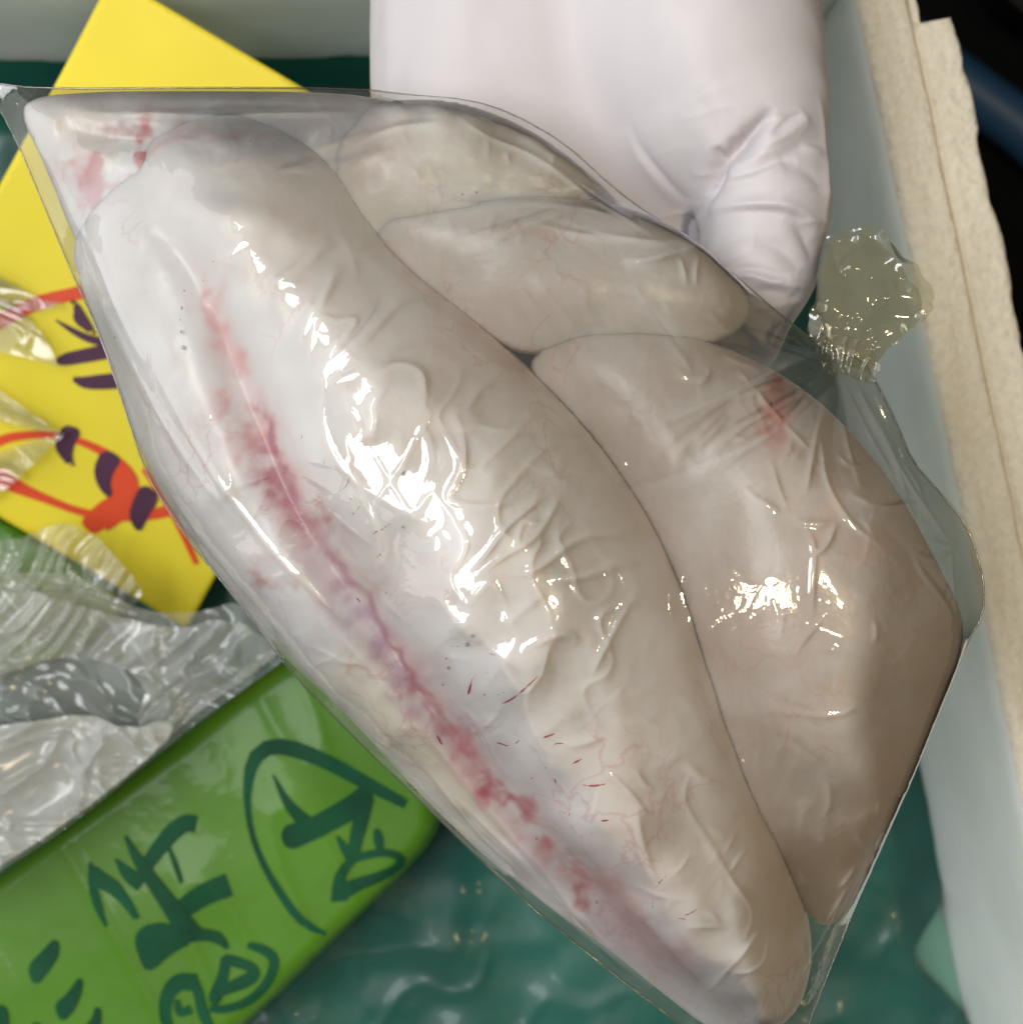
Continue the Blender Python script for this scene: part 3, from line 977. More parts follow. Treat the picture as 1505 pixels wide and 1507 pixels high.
main, main_top = fish_piece('long cream coloured fish piece with a red bloody groove running its whole length', MAIN, ZB, 0.56, det, c, wedge=0.009, lobes=[
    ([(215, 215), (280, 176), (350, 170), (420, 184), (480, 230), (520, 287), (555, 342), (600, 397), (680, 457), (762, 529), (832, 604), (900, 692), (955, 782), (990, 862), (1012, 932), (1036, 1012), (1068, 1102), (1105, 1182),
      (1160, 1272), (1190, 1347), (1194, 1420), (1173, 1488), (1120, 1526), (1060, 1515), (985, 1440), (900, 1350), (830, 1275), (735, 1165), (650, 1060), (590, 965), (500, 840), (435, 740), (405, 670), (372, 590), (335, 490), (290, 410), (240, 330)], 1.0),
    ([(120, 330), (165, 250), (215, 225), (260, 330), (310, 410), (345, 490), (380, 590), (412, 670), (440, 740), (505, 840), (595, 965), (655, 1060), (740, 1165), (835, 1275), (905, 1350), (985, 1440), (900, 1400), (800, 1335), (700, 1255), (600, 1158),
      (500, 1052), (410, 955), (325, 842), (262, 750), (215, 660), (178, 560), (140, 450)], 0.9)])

# thin red veins on the main piece, lying on the flesh
veins = [[(700, 987), (693, 1005), (689, 1024)], [(718, 1010), (710, 1020), (705, 1025)], [(722, 1031), (745, 1026), (765, 1010), (790, 985)], [(662, 958), (658, 966)],
         [(573, 868), (568, 876)], [(712, 1090), (735, 1088), (752, 1095), (768, 1078)], [(780, 1145), (786, 1135), (790, 1131)], [(815, 1140), (817, 1147)], [(855, 1147), (870, 1148), (888, 1144)],
         [(795, 1078), (815, 1070)], [(840, 1115), (853, 1108)], [(640, 1090), (648, 1105)], [(880, 1200), (893, 1198)], [(945, 1360), (955, 1375)], [(520, 880), (530, 890)]]
rng = np.random.RandomState(12)
for k in range(34):
    q = np.array(groove[4:13])[rng.randint(0, 8)] + rng.uniform(0, 1) * np.array([70, 95]) + np.array([rng.uniform(10, 110), rng.uniform(-60, 10)])
    a_ = rng.uniform(-1.2, 0.6); ln = rng.uniform(8, 30)
    pts_ = [q]
    for _ in range(3):
        a_ += rng.normal(0, 0.5)
        pts_.append(pts_[-1] + ln / 3 * np.array([math.cos(a_), math.sin(a_)]))
    veins.append([tuple(z_) for z_ in pts_])
for i, v in enumerate(veins):
    p = smooth_poly(PX(v, 0.318), 12, False, 2)
    r = 0.00021 * np.sin(np.linspace(0.35, np.pi - 0.2, 12)) * (1.5 if i == 0 else 1.0 if i < 15 else 0.55)
    pz = np.column_stack([p, main_top(p[:, 0], p[:, 1]) + 0.00005])
    V, F = tube(pz, r, 5)
    mesh_obj('vein', V, F, M['vein'], main)

# right-hand piece
c = base_col(0.645, 0.57, 0.51, seed=12, amt=0.035)  # own tone, darkened further to stand for shade on this side
c = paint(c, stroke_field([(1210, 730), (1260, 760), (1290, 820)], 0.0080, taper=0.1) * (0.45 + 0.4 * nz), (0.80, 0.58, 0.46))
c = paint(c, stroke_field([(1150, 610), (1140, 640)], 0.0026, taper=0, warp=0.003) * (0.8 + 0.5 * nz), (0.55, 0.16, 0.11))
c = paint(c, stroke_field([(1150, 575), (1160, 585)], 0.0024, taper=0, warp=0.003) * (0.6 + 0.5 * nz), (0.50, 0.18, 0.14))
c = paint(c, stroke_field([(1400, 900), (1350, 1050), (1290, 1200), (1240, 1320)], 0.0120, taper=0.1) * 0.45, (0.52, 0.39, 0.27))  # brown shade of the side turned away, painted along the right edge
c = paint(c, stroke_field([(1210, 1000), (1250, 1040)], 0.0070, taper=0.1) * 0.4, (0.70, 0.54, 0.36))
det = [stroke_field([(1080, 1060), (1150, 1160), (1200, 1250)], 0.0060) * -0.0012,
       stroke_field([(1250, 1220), (1215, 1170), (1160, 1150)], 0.0050) * -0.0018,
       0.0012 * fbm(GX, GY, 0.020, 91, 2)]
RIGHT = [(772, 545), (800, 505), (850, 482), (910, 478), (980, 486), (1070, 510), (1160, 555), (1245, 625), (1318, 720), (1370, 820), (1415, 900), (1412, 960), (1380, 1040), (1340, 1140), (1295, 1240),
         (1258, 1325), (1225, 1368), (1185, 1350), (1150, 1270), (1105, 1185), (1070, 1100), (1040, 1010), (1016, 925), (992, 850), (948, 760), (880, 660), (820, 595)]
fish_piece('broad brownish cream fish piece, partly darkened for shade, filling the right side of the bag', RIGHT, ZB + 0.0025, 0.50, det, c)

# upper middle piece lying over the main one
c = base_col(0.71, 0.67, 0.63, seed=15, amt=0.02)
c = paint(c, stroke_field([(548, 330), (590, 390), (680, 465), (760, 522), (800, 505)], 0.0016, taper=0.1) * 0.5, (0.66, 0.45, 0.40))
UPPER = [(532, 325), (536, 295), (560, 282), (620, 282), (700, 290), (790, 286), (880, 292), (980, 325), (1070, 390), (1120, 460), (1040, 520), (900, 515), (830, 520), (768, 524), (720, 500), (650, 450), (590, 400), (550, 360)]
fish_piece('smooth grey white fish lobe tucked between the main piece and the hand', UPPER, ZB + 0.0025, 0.42, [0.0008 * fbm(GX, GY, 0.015, 95, 2)], c)

# small rounded piece at the back, near the palm
c = base_col(0.80, 0.76, 0.69, seed=17, amt=0.02)
c = paint(c, stroke_field([(500, 240), (560, 200), (610, 185)], 0.0060, taper=0.1) * 0.4, (0.78, 0.58, 0.54))
BACK = [(460, 215), (510, 170), (580, 146), (660, 148), (740, 170), (815, 212), (890, 275), (930, 320), (800, 330), (700, 345), (600, 380), (540, 370), (490, 300)]
fish_piece('small cream fish lobe at the top of the bag in front of the gloved palm', BACK, ZB + 0.0005, 0.46, [0.0010 * fbm(GX, GY, 0.010, 97, 2)], c)

# folded end in the top-left corner of the bag
c = base_col(0.80, 0.765, 0.715, seed=19, amt=0.02)
c = paint(c, stroke_field([(122, 240), (140, 226), (180, 220), (215, 205)], 0.0056, taper=0, warp=0.003) * nf * 1.6, (0.60, 0.18, 0.19))
c = paint(c, stroke_field([(100, 310), (118, 285), (140, 258)], 0.0034, taper=0, warp=0.003) * nf * 1.2, (0.70, 0.34, 0.36))
CORNER = [(28, 165), (50, 142), (140, 135), (240, 134), (340, 134), (440, 135), (540, 140), (640, 165), (640, 260), (500, 300), (380, 300), (280, 330), (230, 400), (200, 470), (150, 440), (105, 340), (65, 240)]
fish_piece('folded pale fish end with a red stain in the top left corner', CORNER, ZB - 0.0005, 0.46,
           [stroke_field([(60, 165), (120, 185), (190, 190), (240, 190)], 0.0026) * -0.0022, 0.0009 * fbm(GX, GY, 0.012, 99, 2)], c, wedge=0.008)

# ------------------------------------------------------------------ clear bag
bins = inside(GX, GY, bpoly)
TOP = np.max([p[0] for p in PIECES], axis=0)
BOT = np.min([p[1] for p in PIECES], axis=0)


def membrane(obst, zedge, iters):
    """stretched film over an obstacle, clamped at the bag's rim"""
    prev = None
    for fac, it in iters:
        m = bins[::fac, ::fac]
        ob = obst[::fac, ::fac]
        if prev is None:
            u = np.maximum(ob, zedge)
        else:
            u = np.repeat(np.repeat(prev, 2, 0), 2, 1)
            pad = [(0, max(0, m.shape[i] - u.shape[i])) for i in range(2)]
            u = np.pad(u, pad, mode='edge')[:m.shape[0], :m.shape[1]]
            u = np.where(m, u, zedge)
        for _ in range(it):
            lap = 0.25 * (np.roll(u, 1, 0) + np.roll(u, -1, 0) + np.roll(u, 1, 1) + np.roll(u, -1, 1))
            u = np.where(m, np.maximum(lap, ob), zedge)
        prev = u
    return prev


obT = np.where(TOP > 0, TOP + 0.0006, -1)
front = membrane(obT, ZB, ((8, 300), (4, 150), (2, 60), (1, 40)))
obB = np.where(BOT < 5, -(BOT - 0.0006), -1)
back = -membrane(obB, -ZB, ((8, 300), (4, 150), (2, 60), (1, 20)))
front = blur(front, 1.2)

q5 = lambda p: from_zoom(p, 450, 450, 2.736)
q2 = lambda p: from_zoom(p, 450, 0, 2.736)
q6 = lambda p: from_zoom(p, 955, 450, 2.736)
q9 = lambda p: from_zoom(p, 955, 957, 2.736)
q8 = lambda p: from_zoom(p, 450, 957, 2.736)
q4 = lambda p: from_zoom(p, 0, 400, 2.736)
q1 = lambda p: from_zoom(p, 0, 0, 2.736)
WR = [(np.array(q_, float), 1.1, 0.9) for q_ in ([(1240, 545), (1180, 600), (1120, 650)], [(1245, 548), (1200, 640), (1180, 730)], [(1252, 548), (1250, 640), (1270, 720)], [(1258, 548), (1290, 630), (1330, 700)], [(1235, 540), (1150, 560), (1060, 590)],
      [(1262, 545), (1310, 600), (1345, 690), (1420, 800)], [(1228, 528), (1130, 500), (1040, 450)], [(1200, 505), (1100, 470), (1000, 470)])] + [  # traced film wrinkles: points, width mm, height mm
    (q5([(30, 250), (50, 140), (70, 60), (140, 85), (220, 65), (200, 110), (130, 200), (100, 285)]), 0.9, 0.55),
    (q5([(140, 260), (230, 190), (310, 80), (340, 0)]), 0.8, 0.5),
    (q5([(100, 310), (85, 420), (100, 540), (150, 640), (230, 720), (330, 780), (420, 830), (520, 880), (545, 840)]), 1.5, 0.9),
    (q5([(300, 300), (360, 260), (420, 250), (480, 290), (490, 400)]), 1.4, 0.8),
    (q5([(350, 330), (280, 420), (300, 480), (270, 570)]), 1.3, 0.7),
    (q5([(120, 330), (230, 290), (240, 270)]), 0.8, 0.4),
    (q5([(110, 460), (200, 430), (240, 480)]), 0.8, 0.4),
    (q5([(210, 640), (180, 560), (200, 520)]), 0.8, 0.4),
    (q5([(600, 480), (640, 560), (640, 660), (600, 740), (580, 770), (600, 800), (740, 815), (850, 770)]), 1.1, 0.8),
    (q5([(470, 480), (520, 600), (500, 700)]), 1.6, 0.6),
    (q5([(650, 1060), (720, 1000), (800, 880), (920, 790), (940, 740)]), 1.0, 0.75),
    (q5([(690, 1075), (800, 990), (900, 940), (960, 860), (1000, 760)]), 0.9, 0.75),
    (q5([(740, 1050), (860, 1070), (940, 1040), (1060, 930), (1200, 890), (1300, 830)]), 1.0, 0.8),
    (q5([(800, 1000), (840, 980), (850, 890), (900, 850)]), 0.7, 0.5),
    (q5([(970, 1090), (1100, 1080), (1220, 1020), (1330, 940)]), 1.2, 0.9),
    (q5([(860, 1360), (960, 1310), (1060, 1300), (1080, 1340)]), 1.4, 0.7),
    (q5([(1290, 1120), (1210, 1310), (1130, 1470)]), 0.8, 0.6),
    (q5([(520, 1120), (600, 1240), (700, 1340)]), 2.6, 0.9),
    (q5([(620, 900), (640, 980), (600, 1060)]), 2.0, 0.6),
    (q5([(120, 830), (200, 900), (320, 990)]), 0.6, 0.35),
    (q5([(410, 980), (460, 1050)]), 0.6, 0.35),
    (q5([(970, 340), (930, 410), (990, 350)]), 0.8, 0.5),
    (q5([(1230, 600), (1290, 640), (1320, 610)]), 0.8, 0.5),
    (q5([(1230, 870), (1300, 800), (1250, 780)]), 0.9, 0.6),
    (q5([(1400, 640), (1480, 540), (1560, 480)]), 0.9, 0.6),
    (q5([(780, 1280), (860, 1200), (960, 1130)]), 2.0, 0.6),
    (q2([(220, 1095), (330, 960), (430, 920), (540, 900)]), 0.8, 0.5),
    (q2([(260, 1060), (380, 970), (520, 930)]), 0.7, 0.4),
    (q2([(90, 1500), (180, 1440), (310, 1290), (350, 1200), (400, 1130)]), 1.0, 0.7),
    (q2([(470, 850), (550, 885), (490, 890)]), 0.8, 0.5),
    (q2([(540, 1000), (760, 910), (900, 865), (1050, 800), (1200, 790)]), 1.2, 0.9),
    (q2([(900, 865), (1000, 900), (1200, 930), (1400, 935), (1520, 965)]), 1.3, 1.1),
    (q2([(1270, 1025), (1400, 1020), (1520, 970)]), 1.2, 0.9),
    (q2([(440, 770), (600, 790), (800, 790), (950, 770), (1150, 800), (1280, 830)]), 1.0, 0.9),
    (q2([(590, 400), (700, 490), (880, 550), (1080, 680), (1280, 820), (1420, 920)]), 1.0, 0.8),
    (q2([(400, 640), (420, 720), (490, 690), (530, 640)]), 0.9, 0.5),
    (q2([(0, 580), (200, 500), (400, 450), (560, 450)]), 1.2, 0.7),
    (q2([(60, 640), (220, 600), (330, 560)]), 1.2, 0.6),
    (q2([(1310, 1130), (1380, 1250), (1480, 1380), (1540, 1480)]), 1.1, 0.9),
    (q2([(1430, 1200), (1470, 1270), (1500, 1280)]), 0.8, 0.5),
    (q2([(370, 1030), (430, 1100), (560, 1220)]), 0.9, 0.4),
    (q6([(690, 175), (520, 260), (350, 340), (180, 430), (40, 520), (-100, 590)]), 1.2, 1.0),
    (q6([(770, 310), (640, 400), (500, 500), (300, 610), (100, 690)]), 1.6, 1.0),
    (q6([(740, 290), (560, 380), (380, 470), (200, 600)]), 1.0, 0.6),
    (q6([(350, 740), (420, 780), (510, 830)]), 0.8, 0.6),
    (q6([(600, 880), (650, 960), (640, 1060), (630, 1250)]), 1.0, 0.7),
    (q6([(740, 870), (690, 980), (600, 1010)]), 1.0, 0.7),
    (q6([(560, 870), (640, 880), (720, 870)]), 1.0, 0.5),
    (q6([(700, 400), (700, 560), (700, 690), (760, 820), (830, 900), (920, 960)]), 0.7, 0.5),
    (q6([(40, 660), (100, 560), (300, 410)]), 0.8, 0.6),
    (q6([(110, 560), (200, 530), (310, 440)]), 0.8, 0.5),
    (q6([(770, 590), (800, 630), (890, 650)]), 0.8, 0.6),
    (q6([(360, 240), (420, 300), (500, 420), (600, 530), (670, 600)]), 0.8, 0.6),
    (q6([(90, 260), (150, 280), (220, 290), (240, 230)]), 0.9, 0.6),
    (q6([(300, 180), (400, 210), (470, 230)]), 0.9, 0.6),
    (q6([(870, 200), (940, 400), (1040, 560), (1075, 740), (1090, 770)]), 1.1, 1.1),
    (q6([(1090, 770), (1180, 760), (1060, 580)]), 1.0, 0.8),
    (q6([(1060, 970), (1150, 1040), (1300, 980), (1330, 960)]), 0.9, 0.7),
    (q6([(1060, 960), (1110, 1080), (1220, 1200), (1270, 1290)]), 1.2, 0.9),
    (q6([(1280, 980), (1270, 1120), (1280, 1290)]), 0.7, 0.6),
    (q6([(800, 750), (950, 820), (1080, 800), (1180, 790)]), 1.2, 0.6),
    (q9([(310, 270), (370, 300), (405, 370), (390, 440), (340, 450), (250, 370)]), 0.7, 0.5),
    (q9([(400, 270), (440, 340), (490, 390), (520, 370), (600, 410), (680, 460)]), 0.8, 0.55),
    (q9([(350, 190), (450, 210), (600, 250), (740, 265), (840, 220)]), 0.9, 0.6),
    (q9([(150, 460), (110, 560), (130, 640), (250, 820), (350, 960), (430, 1060), (390, 1170), (380, 1190)]), 0.7, 0.4),
    (q9([(350, 640), (400, 680), (530, 765), (540, 710)]), 0.8, 0.7),
    (q9([(600, 690), (575, 740)]), 0.7, 0.5),
    (q9([(490, 1130), (490, 1220), (470, 1290), (380, 1330), (320, 1310)]), 0.8, 0.45),
    (q9([(250, 1440), (320, 1300), (420, 1180), (470, 1130)]), 1.0, 0.4),
    (q9([(110, 440), (200, 520), (270, 550)]), 0.8, 0.5),
    (q9([(640, 1160), (660, 1280), (700, 1340)]), 0.9, 0.8),
    (q9([(800, 1010), (860, 930), (870, 900)]), 0.8, 0.7),
    (q9([(640, 1380), (720, 1240), (800, 1080), (860, 960)]), 0.8, 0.8),
    (q8([(60, -120), (170, 0), (340, 200), (520, 430), (700, 650), (900, 880), (1050, 1080), (1200, 1270), (1390, 1490)]), 1.0, 1.3),
    (q8([(330, 30), (480, 210), (640, 410), (790, 580), (900, 700)]), 0.7, 0.6),
    (q8([(640, 220), (720, 340), (800, 530)]), 0.7, 0.5),
    (q8([(600, 640), (720, 760), (830, 860), (960, 1000)]), 1.2, 1.0),
    (q8([(460, 500), (560, 640), (700, 820), (850, 950)]), 1.0, 0.9),
    (q8([(1080, 1080), (1160, 1200), (1240, 1300)]), 0.8, 0.9),
    (q8([(1140, 410), (1280, 540), (1360, 640)]), 0.8, 0.6),
    (q8([(1310, 580), (1330, 760), (1420, 980)]), 1.6, 0.6),
    (q8([(1010, 350), (1090, 350), (1190, 320)]), 1.4, 0.6),
    (q4([(620, 420), (700, 560), (780, 700), (900, 880), (960, 960), (1090, 1130), (1280, 1310), (1500, 1500)]), 1.4, 1.1),
    (q4([(900, 860), (960, 950), (1060, 1080), (1180, 1200)]), 1.2, 0.8),
    (q4([(330, 60), (420, 240), (520, 430), (640, 620), (760, 790), (930, 1000)]), 1.8, 0.9),
    (q4([(1180, 680), (1250, 760)]), 0.8, 0.4),
    (q4([(820, 570), (850, 580), (830, 610)]), 0.6, 0.4),
    (q4([(1340, 960), (1420, 1030), (1500, 1090)]), 0.8, 0.5),
    (q4([(640, 900), (780, 1120), (950, 1300), (1100, 1480)]), 1.0, 0.7),
    (q1([(20, 420), (130, 620), (230, 860), (330, 1000), (420, 1200), (560, 1480)]), 1.8, 1.1),
    (q1([(200, 380), (500, 390), (800, 395), (1100, 375), (1400, 380)]), 1.6, 0.8),
    (q1([(1100, 1180), (1230, 1090), (1330, 960)]), 2.2, 0.7),
    (q1([(1220, 1400), (1330, 1200), (1360, 1060)]), 2.0, 0.7),
    (q1([(1130, 1180), (1180, 1150), (1230, 1180)]), 0.8, 0.4),
    (q1([(880, 1240), (900, 1100), (960, 1010), (1030, 970)]), 1.5, 0.5),
    (q1([(1120, 680), (1250, 640), (1300, 600)]), 1.4, 0.5),
]
back_wr = blur(np.max([stroke_field(p_, w_ * 0.001, z=0.3, taper=0.3) * a_ * 0.0006 for p_, w_, a_ in WR[::3]], axis=0), 1.0)
fin_c = np.clip(seg_dist(GX, GY, bpoly[::5])[0] / 0.004, 0, 1)
CG = (gx, gy)
front_c = front
# the film gets its own finer grid
FRES = 0.00034
gx = np.arange(CG[0][0] + RES, CG[0][-1] - RES, FRES)
gy = np.arange(CG[1][0] + RES, CG[1][-1] - RES, FRES)
CX, CY = GX, GY
GX, GY = np.meshgrid(gx, gy, indexing='ij')


def upsample(a):
    u, v = (GX - CG[0][0]) / RES, (GY - CG[1][0]) / RES
    i, j = u.astype(int), v.astype(int)
    fu, fv = u - i, v - j
    return a[i, j] * (1 - fu) * (1 - fv) + a[i + 1, j] * fu * (1 - fv) + a[i, j + 1] * (1 - fu) * fv + a[i + 1, j + 1] * fu * fv


front = blur(upsample(front_c), 1.2)
bins_f = inside(GX, GY, bpoly)
wr = np.zeros_like(GX)
for pts, wmm, amm in WR:
    if np.mean(pts[:, 0]) > 930 and np.mean(pts[:, 1]) < 780: amm = amm * 1.4
    wr = np.maximum(wr, stroke_field(pts, wmm * 0.00062, z=0.318, taper=0.3, power=1.5) * min(0.85, amm) * 0.00062)
    wr = np.maximum(wr, stroke_field(pts, wmm * 0.0013, z=0.318, taper=0.35) * amm * 0.00014)
rng = np.random.RandomState(77)
for k in range(150):                                       # short random tension creases
    q = np.array([rng.uniform(430, 1400), rng.uniform(180, 1450)])
    a_ = math.radians(rng.choice([-38, 62, 75, -15])) + rng.normal(0, 0.25)
    ln = rng.uniform(18, 90)
    e_ = np.array([math.cos(a_), -math.sin(a_)])
    m_ = q + e_ * ln * 0.5 + np.array([rng.normal(0, 5), rng.normal(0, 5)])
    wr = np.maximum(wr, stroke_field([q, m_, q + e_ * ln], rng.uniform(0.3, 0.6) * 0.001, z=0.318, n=14, taper=0.4, power=1.5) * rng.uniform(0.10, 0.34) * 0.001)
micro = (1 - np.abs(cnoise(GX + 0.5 * GY, GY - 0.4 * GX, 0.011, 201))) ** 7 * 0.00028 + (1 - np.abs(cnoise(GX - 0.7 * GY, GY * 0.6 + GX, 0.008, 203))) ** 8 * 0.00018
micro *= np.clip(fbm(GX, GY, 0.03, 205, 2) + 0.35, 0, 1)
fin = upsample(fin_c)
front_f = front + blur(wr, 0.6) + micro * fin * (0.4 + 1.5 * stroke_field([(560, 520), (640, 680), (740, 860), (800, 950)], 0.016, taper=0))


def fold_field(pts_px, width, z=0.308, side=1, taper=0.25):
    """doubled film: crisp along the fold line, fading away to one side"""
    p = smooth_poly(PX(pts_px, z), 80, closed=False, it=2)
    d, qx, qy, t = seg_dist(GX, GY, p, closed=False)
    tg = np.gradient(p, axis=0)
    k = np.clip((t * (len(p) - 1)).astype(int), 0, len(p) - 1)
    sgn = np.sign(tg[k, 0] * (GY - qy) - tg[k, 1] * (GX - qx)) * side
    g = np.where(sgn > 0, np.exp(-(d / width) ** 1.2), np.exp(-(d / 0.0003) ** 2))
    return g * np.clip(np.minimum(t, 1 - t) / taper, 0, 1) ** 0.8


streak = np.clip(cnoise(GX * 0.25 + 0.2 * GY, GY * 0.8 - 0.9 * GX, 0.006, 401) * cnoise(GX, GY, 0.02, 403) * 1.6, 0, 1)
milk = 0.03 + 0.05 * streak
LEFT_F = [(14, 165), (40, 250), (80, 350), (135, 470), (180, 585), (225, 690), (310, 810), (400, 915), (500, 1030), (620, 1150)]
for fp, fw, fa, sd_ in ((LEFT_F, 5.5, 0.34, 1), (LEFT_F[2:], 2.0, 0.25, 1),
                        ([(140, 440), (225, 560), (320, 730), (420, 870), (550, 1030), (700, 1210)], 2.6, 0.26, -1),
                        ([(240, 520), (330, 700), (450, 860), (560, 1000)], 2.2, 0.16, 1),
                        ([(1250, 548), (1190, 598), (1138, 633), (1060, 672), (960, 712), (880, 730)], 4.5, 0.26, 1),
                        ([(1225, 512), (1150, 540), (1083, 574), (1000, 615), (900, 650)], 3.0, 0.24, -1),
                        ([(1250, 548), (1215, 640), (1215, 700), (1260, 790), (1310, 830)], 4.0, 0.18, 1),
                        ([(1255, 548), (1300, 640), (1340, 720), (1400, 800)], 5.0, 0.22, -1),
                        ([(1036, 354), (985, 358), (930, 356), (870, 345), (790, 318)], 1.6, 0.55, 1),
                        ([(1036, 354), (985, 378), (940, 388), (905, 380)], 1.8, 0.5, -1),
                        ([(1020, 352), (930, 335), (830, 292), (700, 282), (560, 284)], 4.0, 0.20, 1),
                        ([(1050, 420), (1000, 400), (930, 420), (880, 450)], 3.5, 0.16, 1),
                        ([(930, 420), (970, 480), (1010, 530)], 1.4, 0.35, 1),
                        ([(585, 146), (700, 165), (780, 205), (880, 270), (1000, 345)], 4.0, 0.26, -1),
                        ([(470, 130), (560, 165), (640, 190), (760, 230)], 4.0, 0.14, 1),
                        ([(40, 135), (200, 140), (400, 145), (540, 150)], 3.0, 0.18, -1),
                        ([(520, 1065), (640, 1185), (760, 1300), (880, 1400), (1000, 1490)], 1.6, 0.38, 1),
                        ([(560, 1060), (700, 1210), (840, 1345), (960, 1455)], 2.0, 0.26, 1),
                        ([(1200, 1480), (1240, 1375), (1280, 1270), (1320, 1180)], 2.4, 0.34, 1),
                        ([(640, 430), (560, 520), (500, 600), (480, 700)], 4.0, 0.08, 1),
                        ([(1180, 720), (1270, 760), (1360, 850), (1420, 920)], 5.0, 0.14, 1)):
    milk = np.maximum(milk, fold_field(fp, fw * 0.001, side=sd_) * fa * (0.75 + 0.6 * streak))
milk = np.clip(blur(milk, 0.8), 0, 0.7)
bag = empty('plastic_bag', P(750, 800, ZB - 0.02))
tag(bag, 'clear wrinkled plastic bag packed with pale fish pieces, held by the gloved hand', 'plastic bag')


def bag_sheet(name, X_, Y_, ins_, H, mat, mk=None):
    x, y, f, b, ui = snap_grid(X_, Y_, ins_, bpoly)
    z = H.ravel()[ui].copy()
    z[b] = ZB
    cc = None
    if mk is not None:
        v_ = mk.ravel()[ui]
        cc = np.stack([v_, v_, v_, np.ones_like(v_)], 1)
    return mesh_obj(name, np.column_stack([x, y, z]), f, mat, bag, col=cc)


bag_sheet('front_film', GX, GY, bins_f, front_f, M['film'], milk)
bag_sheet('back_film', CX, CY, bins, back - back_wr - 0.0008 * fbm(CX, CY, 0.012, 333, 2) * fin_c, M['back_film'])


def film_z(x, y):
    i = np.clip(((np.asarray(x) - gx[0]) / FRES).astype(int), 0, len(gx) - 1)
    j = np.clip(((np.asarray(y) - gy[0]) / FRES).astype(int), 0, len(gy) - 1)
    return front_f[i, j] + 0.0004



# welded rim bead of the bag
rim = np.column_stack([bpoly, np.full(len(bpoly), ZB)])
V, F = tube(np.vstack([rim, rim[:1]]), 0.00022, 5)
mesh_obj('welded_seam', V, F, M['back_film'], bag)

# gathered neck and flared tail at the right
ZT = 0.296
nk = np.array([1247, 527.0])
edge = np.array([(1178, 492), (1192, 440), (1206, 385), (1216, 348), (1240, 341), (1268, 334), (1288, 336), (1312, 362), (1342, 396), (1368, 424), (1370, 440), (1362, 462), (1330, 492), (1300, 520), (1286, 540)], float)
edge = resample(edge, 120)
edge += np.stack([3.0 * cnoise(np.linspace(0, 1, 120), np.zeros(120), 0.03, 6 + k) for k in (0, 1)], 1)
nkw = PX([nk], ZT)[0]


def tail_h(sgn, sd):
    def f(x, y):
        dx, dy = x - nkw[0], y - nkw[1]
        r = np.sqrt(dx * dx + dy * dy) / 0.028
        th_ = np.arctan2(dy, dx)
        wb = fbm(x, y, 0.010, sd + 30, 3)
        pleats = (1 - np.abs(cnoise(th_ * 1.6 + 0.5 * wb * r, r * 0.8, 1.0, sd))) ** 3 * 0.0022 * np.clip(r * 2, 0.3, 1)
        crease = (1 - np.abs(cnoise(x + 0.3 * y + wb * 0.002, y - 0.2 * x, 0.0105, sd + 4))) ** 2.2 * 0.0034
        return ZT - 0.007 * np.clip(r, 0, 1.3) ** 2 + sgn * (0.0010 + pleats + crease * np.clip(r, 0, 1)) + wb * 0.0012
    return f


tail_poly = np.vstack([PX(edge, ZT - 0.004), PX([(1276, 548), (1216, 534)], ZT)])
sheet('tail_front', tail_poly, 0.0005, tail_h(1, 5), M['tail_film'], bag)
tp2 = (tail_poly - nkw) * np.array([0.93, 0.96]) + nkw + np.array([0.0008, 0.0003])
sheet('tail_back', tp2, 0.0005, tail_h(-1, 9), M['tail_film'], bag)
# gathered neck: pleats bunched into a cuff
def neck_h(x, y):
    u = (x - nkw[0]) * 0.94 - (y - nkw[1]) * 0.34
    v = (x - nkw[0]) * 0.34 + (y - nkw[1]) * 0.94
    pl_ = (1 - np.abs(cnoise(u + 0.0012 * fbm(x, y, 0.006, 611, 2), v * 0.16, 0.0019, 607))) ** 2 * 0.0016
    return ZT + 0.0050 + 0.0020 * np.exp(-(v / 0.004) ** 2) + pl_ - (u / 0.010) ** 2 * 0.004


neck_poly = smooth_poly(PX([(1196, 500), (1222, 492), (1258, 500), (1282, 515), (1294, 545), (1284, 566), (1258, 560), (1240, 552), (1222, 556), (1205, 534)], ZT + 0.005), 90, True, 1)
sheet('neck_cuff', neck_poly, 0.0003, neck_h, M['tail_film'], bag)

# trapped drops under the film
drops = [(275, 430, 3), (271, 455, 4), (268, 472, 2), (270, 490, 4), (273, 513, 5), (366, 203, 3), (305, 417, 2), (321, 391, 2), (153, 489, 3), (680, 283, 3), (701, 279, 3), (790, 1240, 4), (791, 1250, 3), (653, 1003, 3), (690, 940, 5), (698, 927, 4), (663, 976, 4),
         (880, 1337, 4), (600, 775, 3), (602, 700, 5)]
sv = []
import bmesh
bm = bmesh.new()
bmesh.ops.create_uvsphere(bm, u_segments=10, v_segments=6, radius=1.0)
dm = bpy.data.meshes.new('drop')
bm.to_mesh(dm); bm.free()
dm.polygons.foreach_set("use_smooth", np.ones(len(dm.polygons), bool))
dm.materials.append(M['bubble'])
for (px, py, r) in drops:
    x, y, _ = P(px, py, 0.316)
    i, j = int((x - gx[0]) / FRES), int((y - gy[0]) / FRES)
    o = bpy.data.objects.new('drop', dm)
    COL.objects.link(o)
    rr = r * 0.5 * 0.00014
    o.scale = (rr, rr * 1.3, rr * 0.6)
    o.location = (x, y, front_f[i, j] + rr * 0.3)
    o.parent = bag
    o.matrix_parent_inverse = bag.matrix_world.inverted()


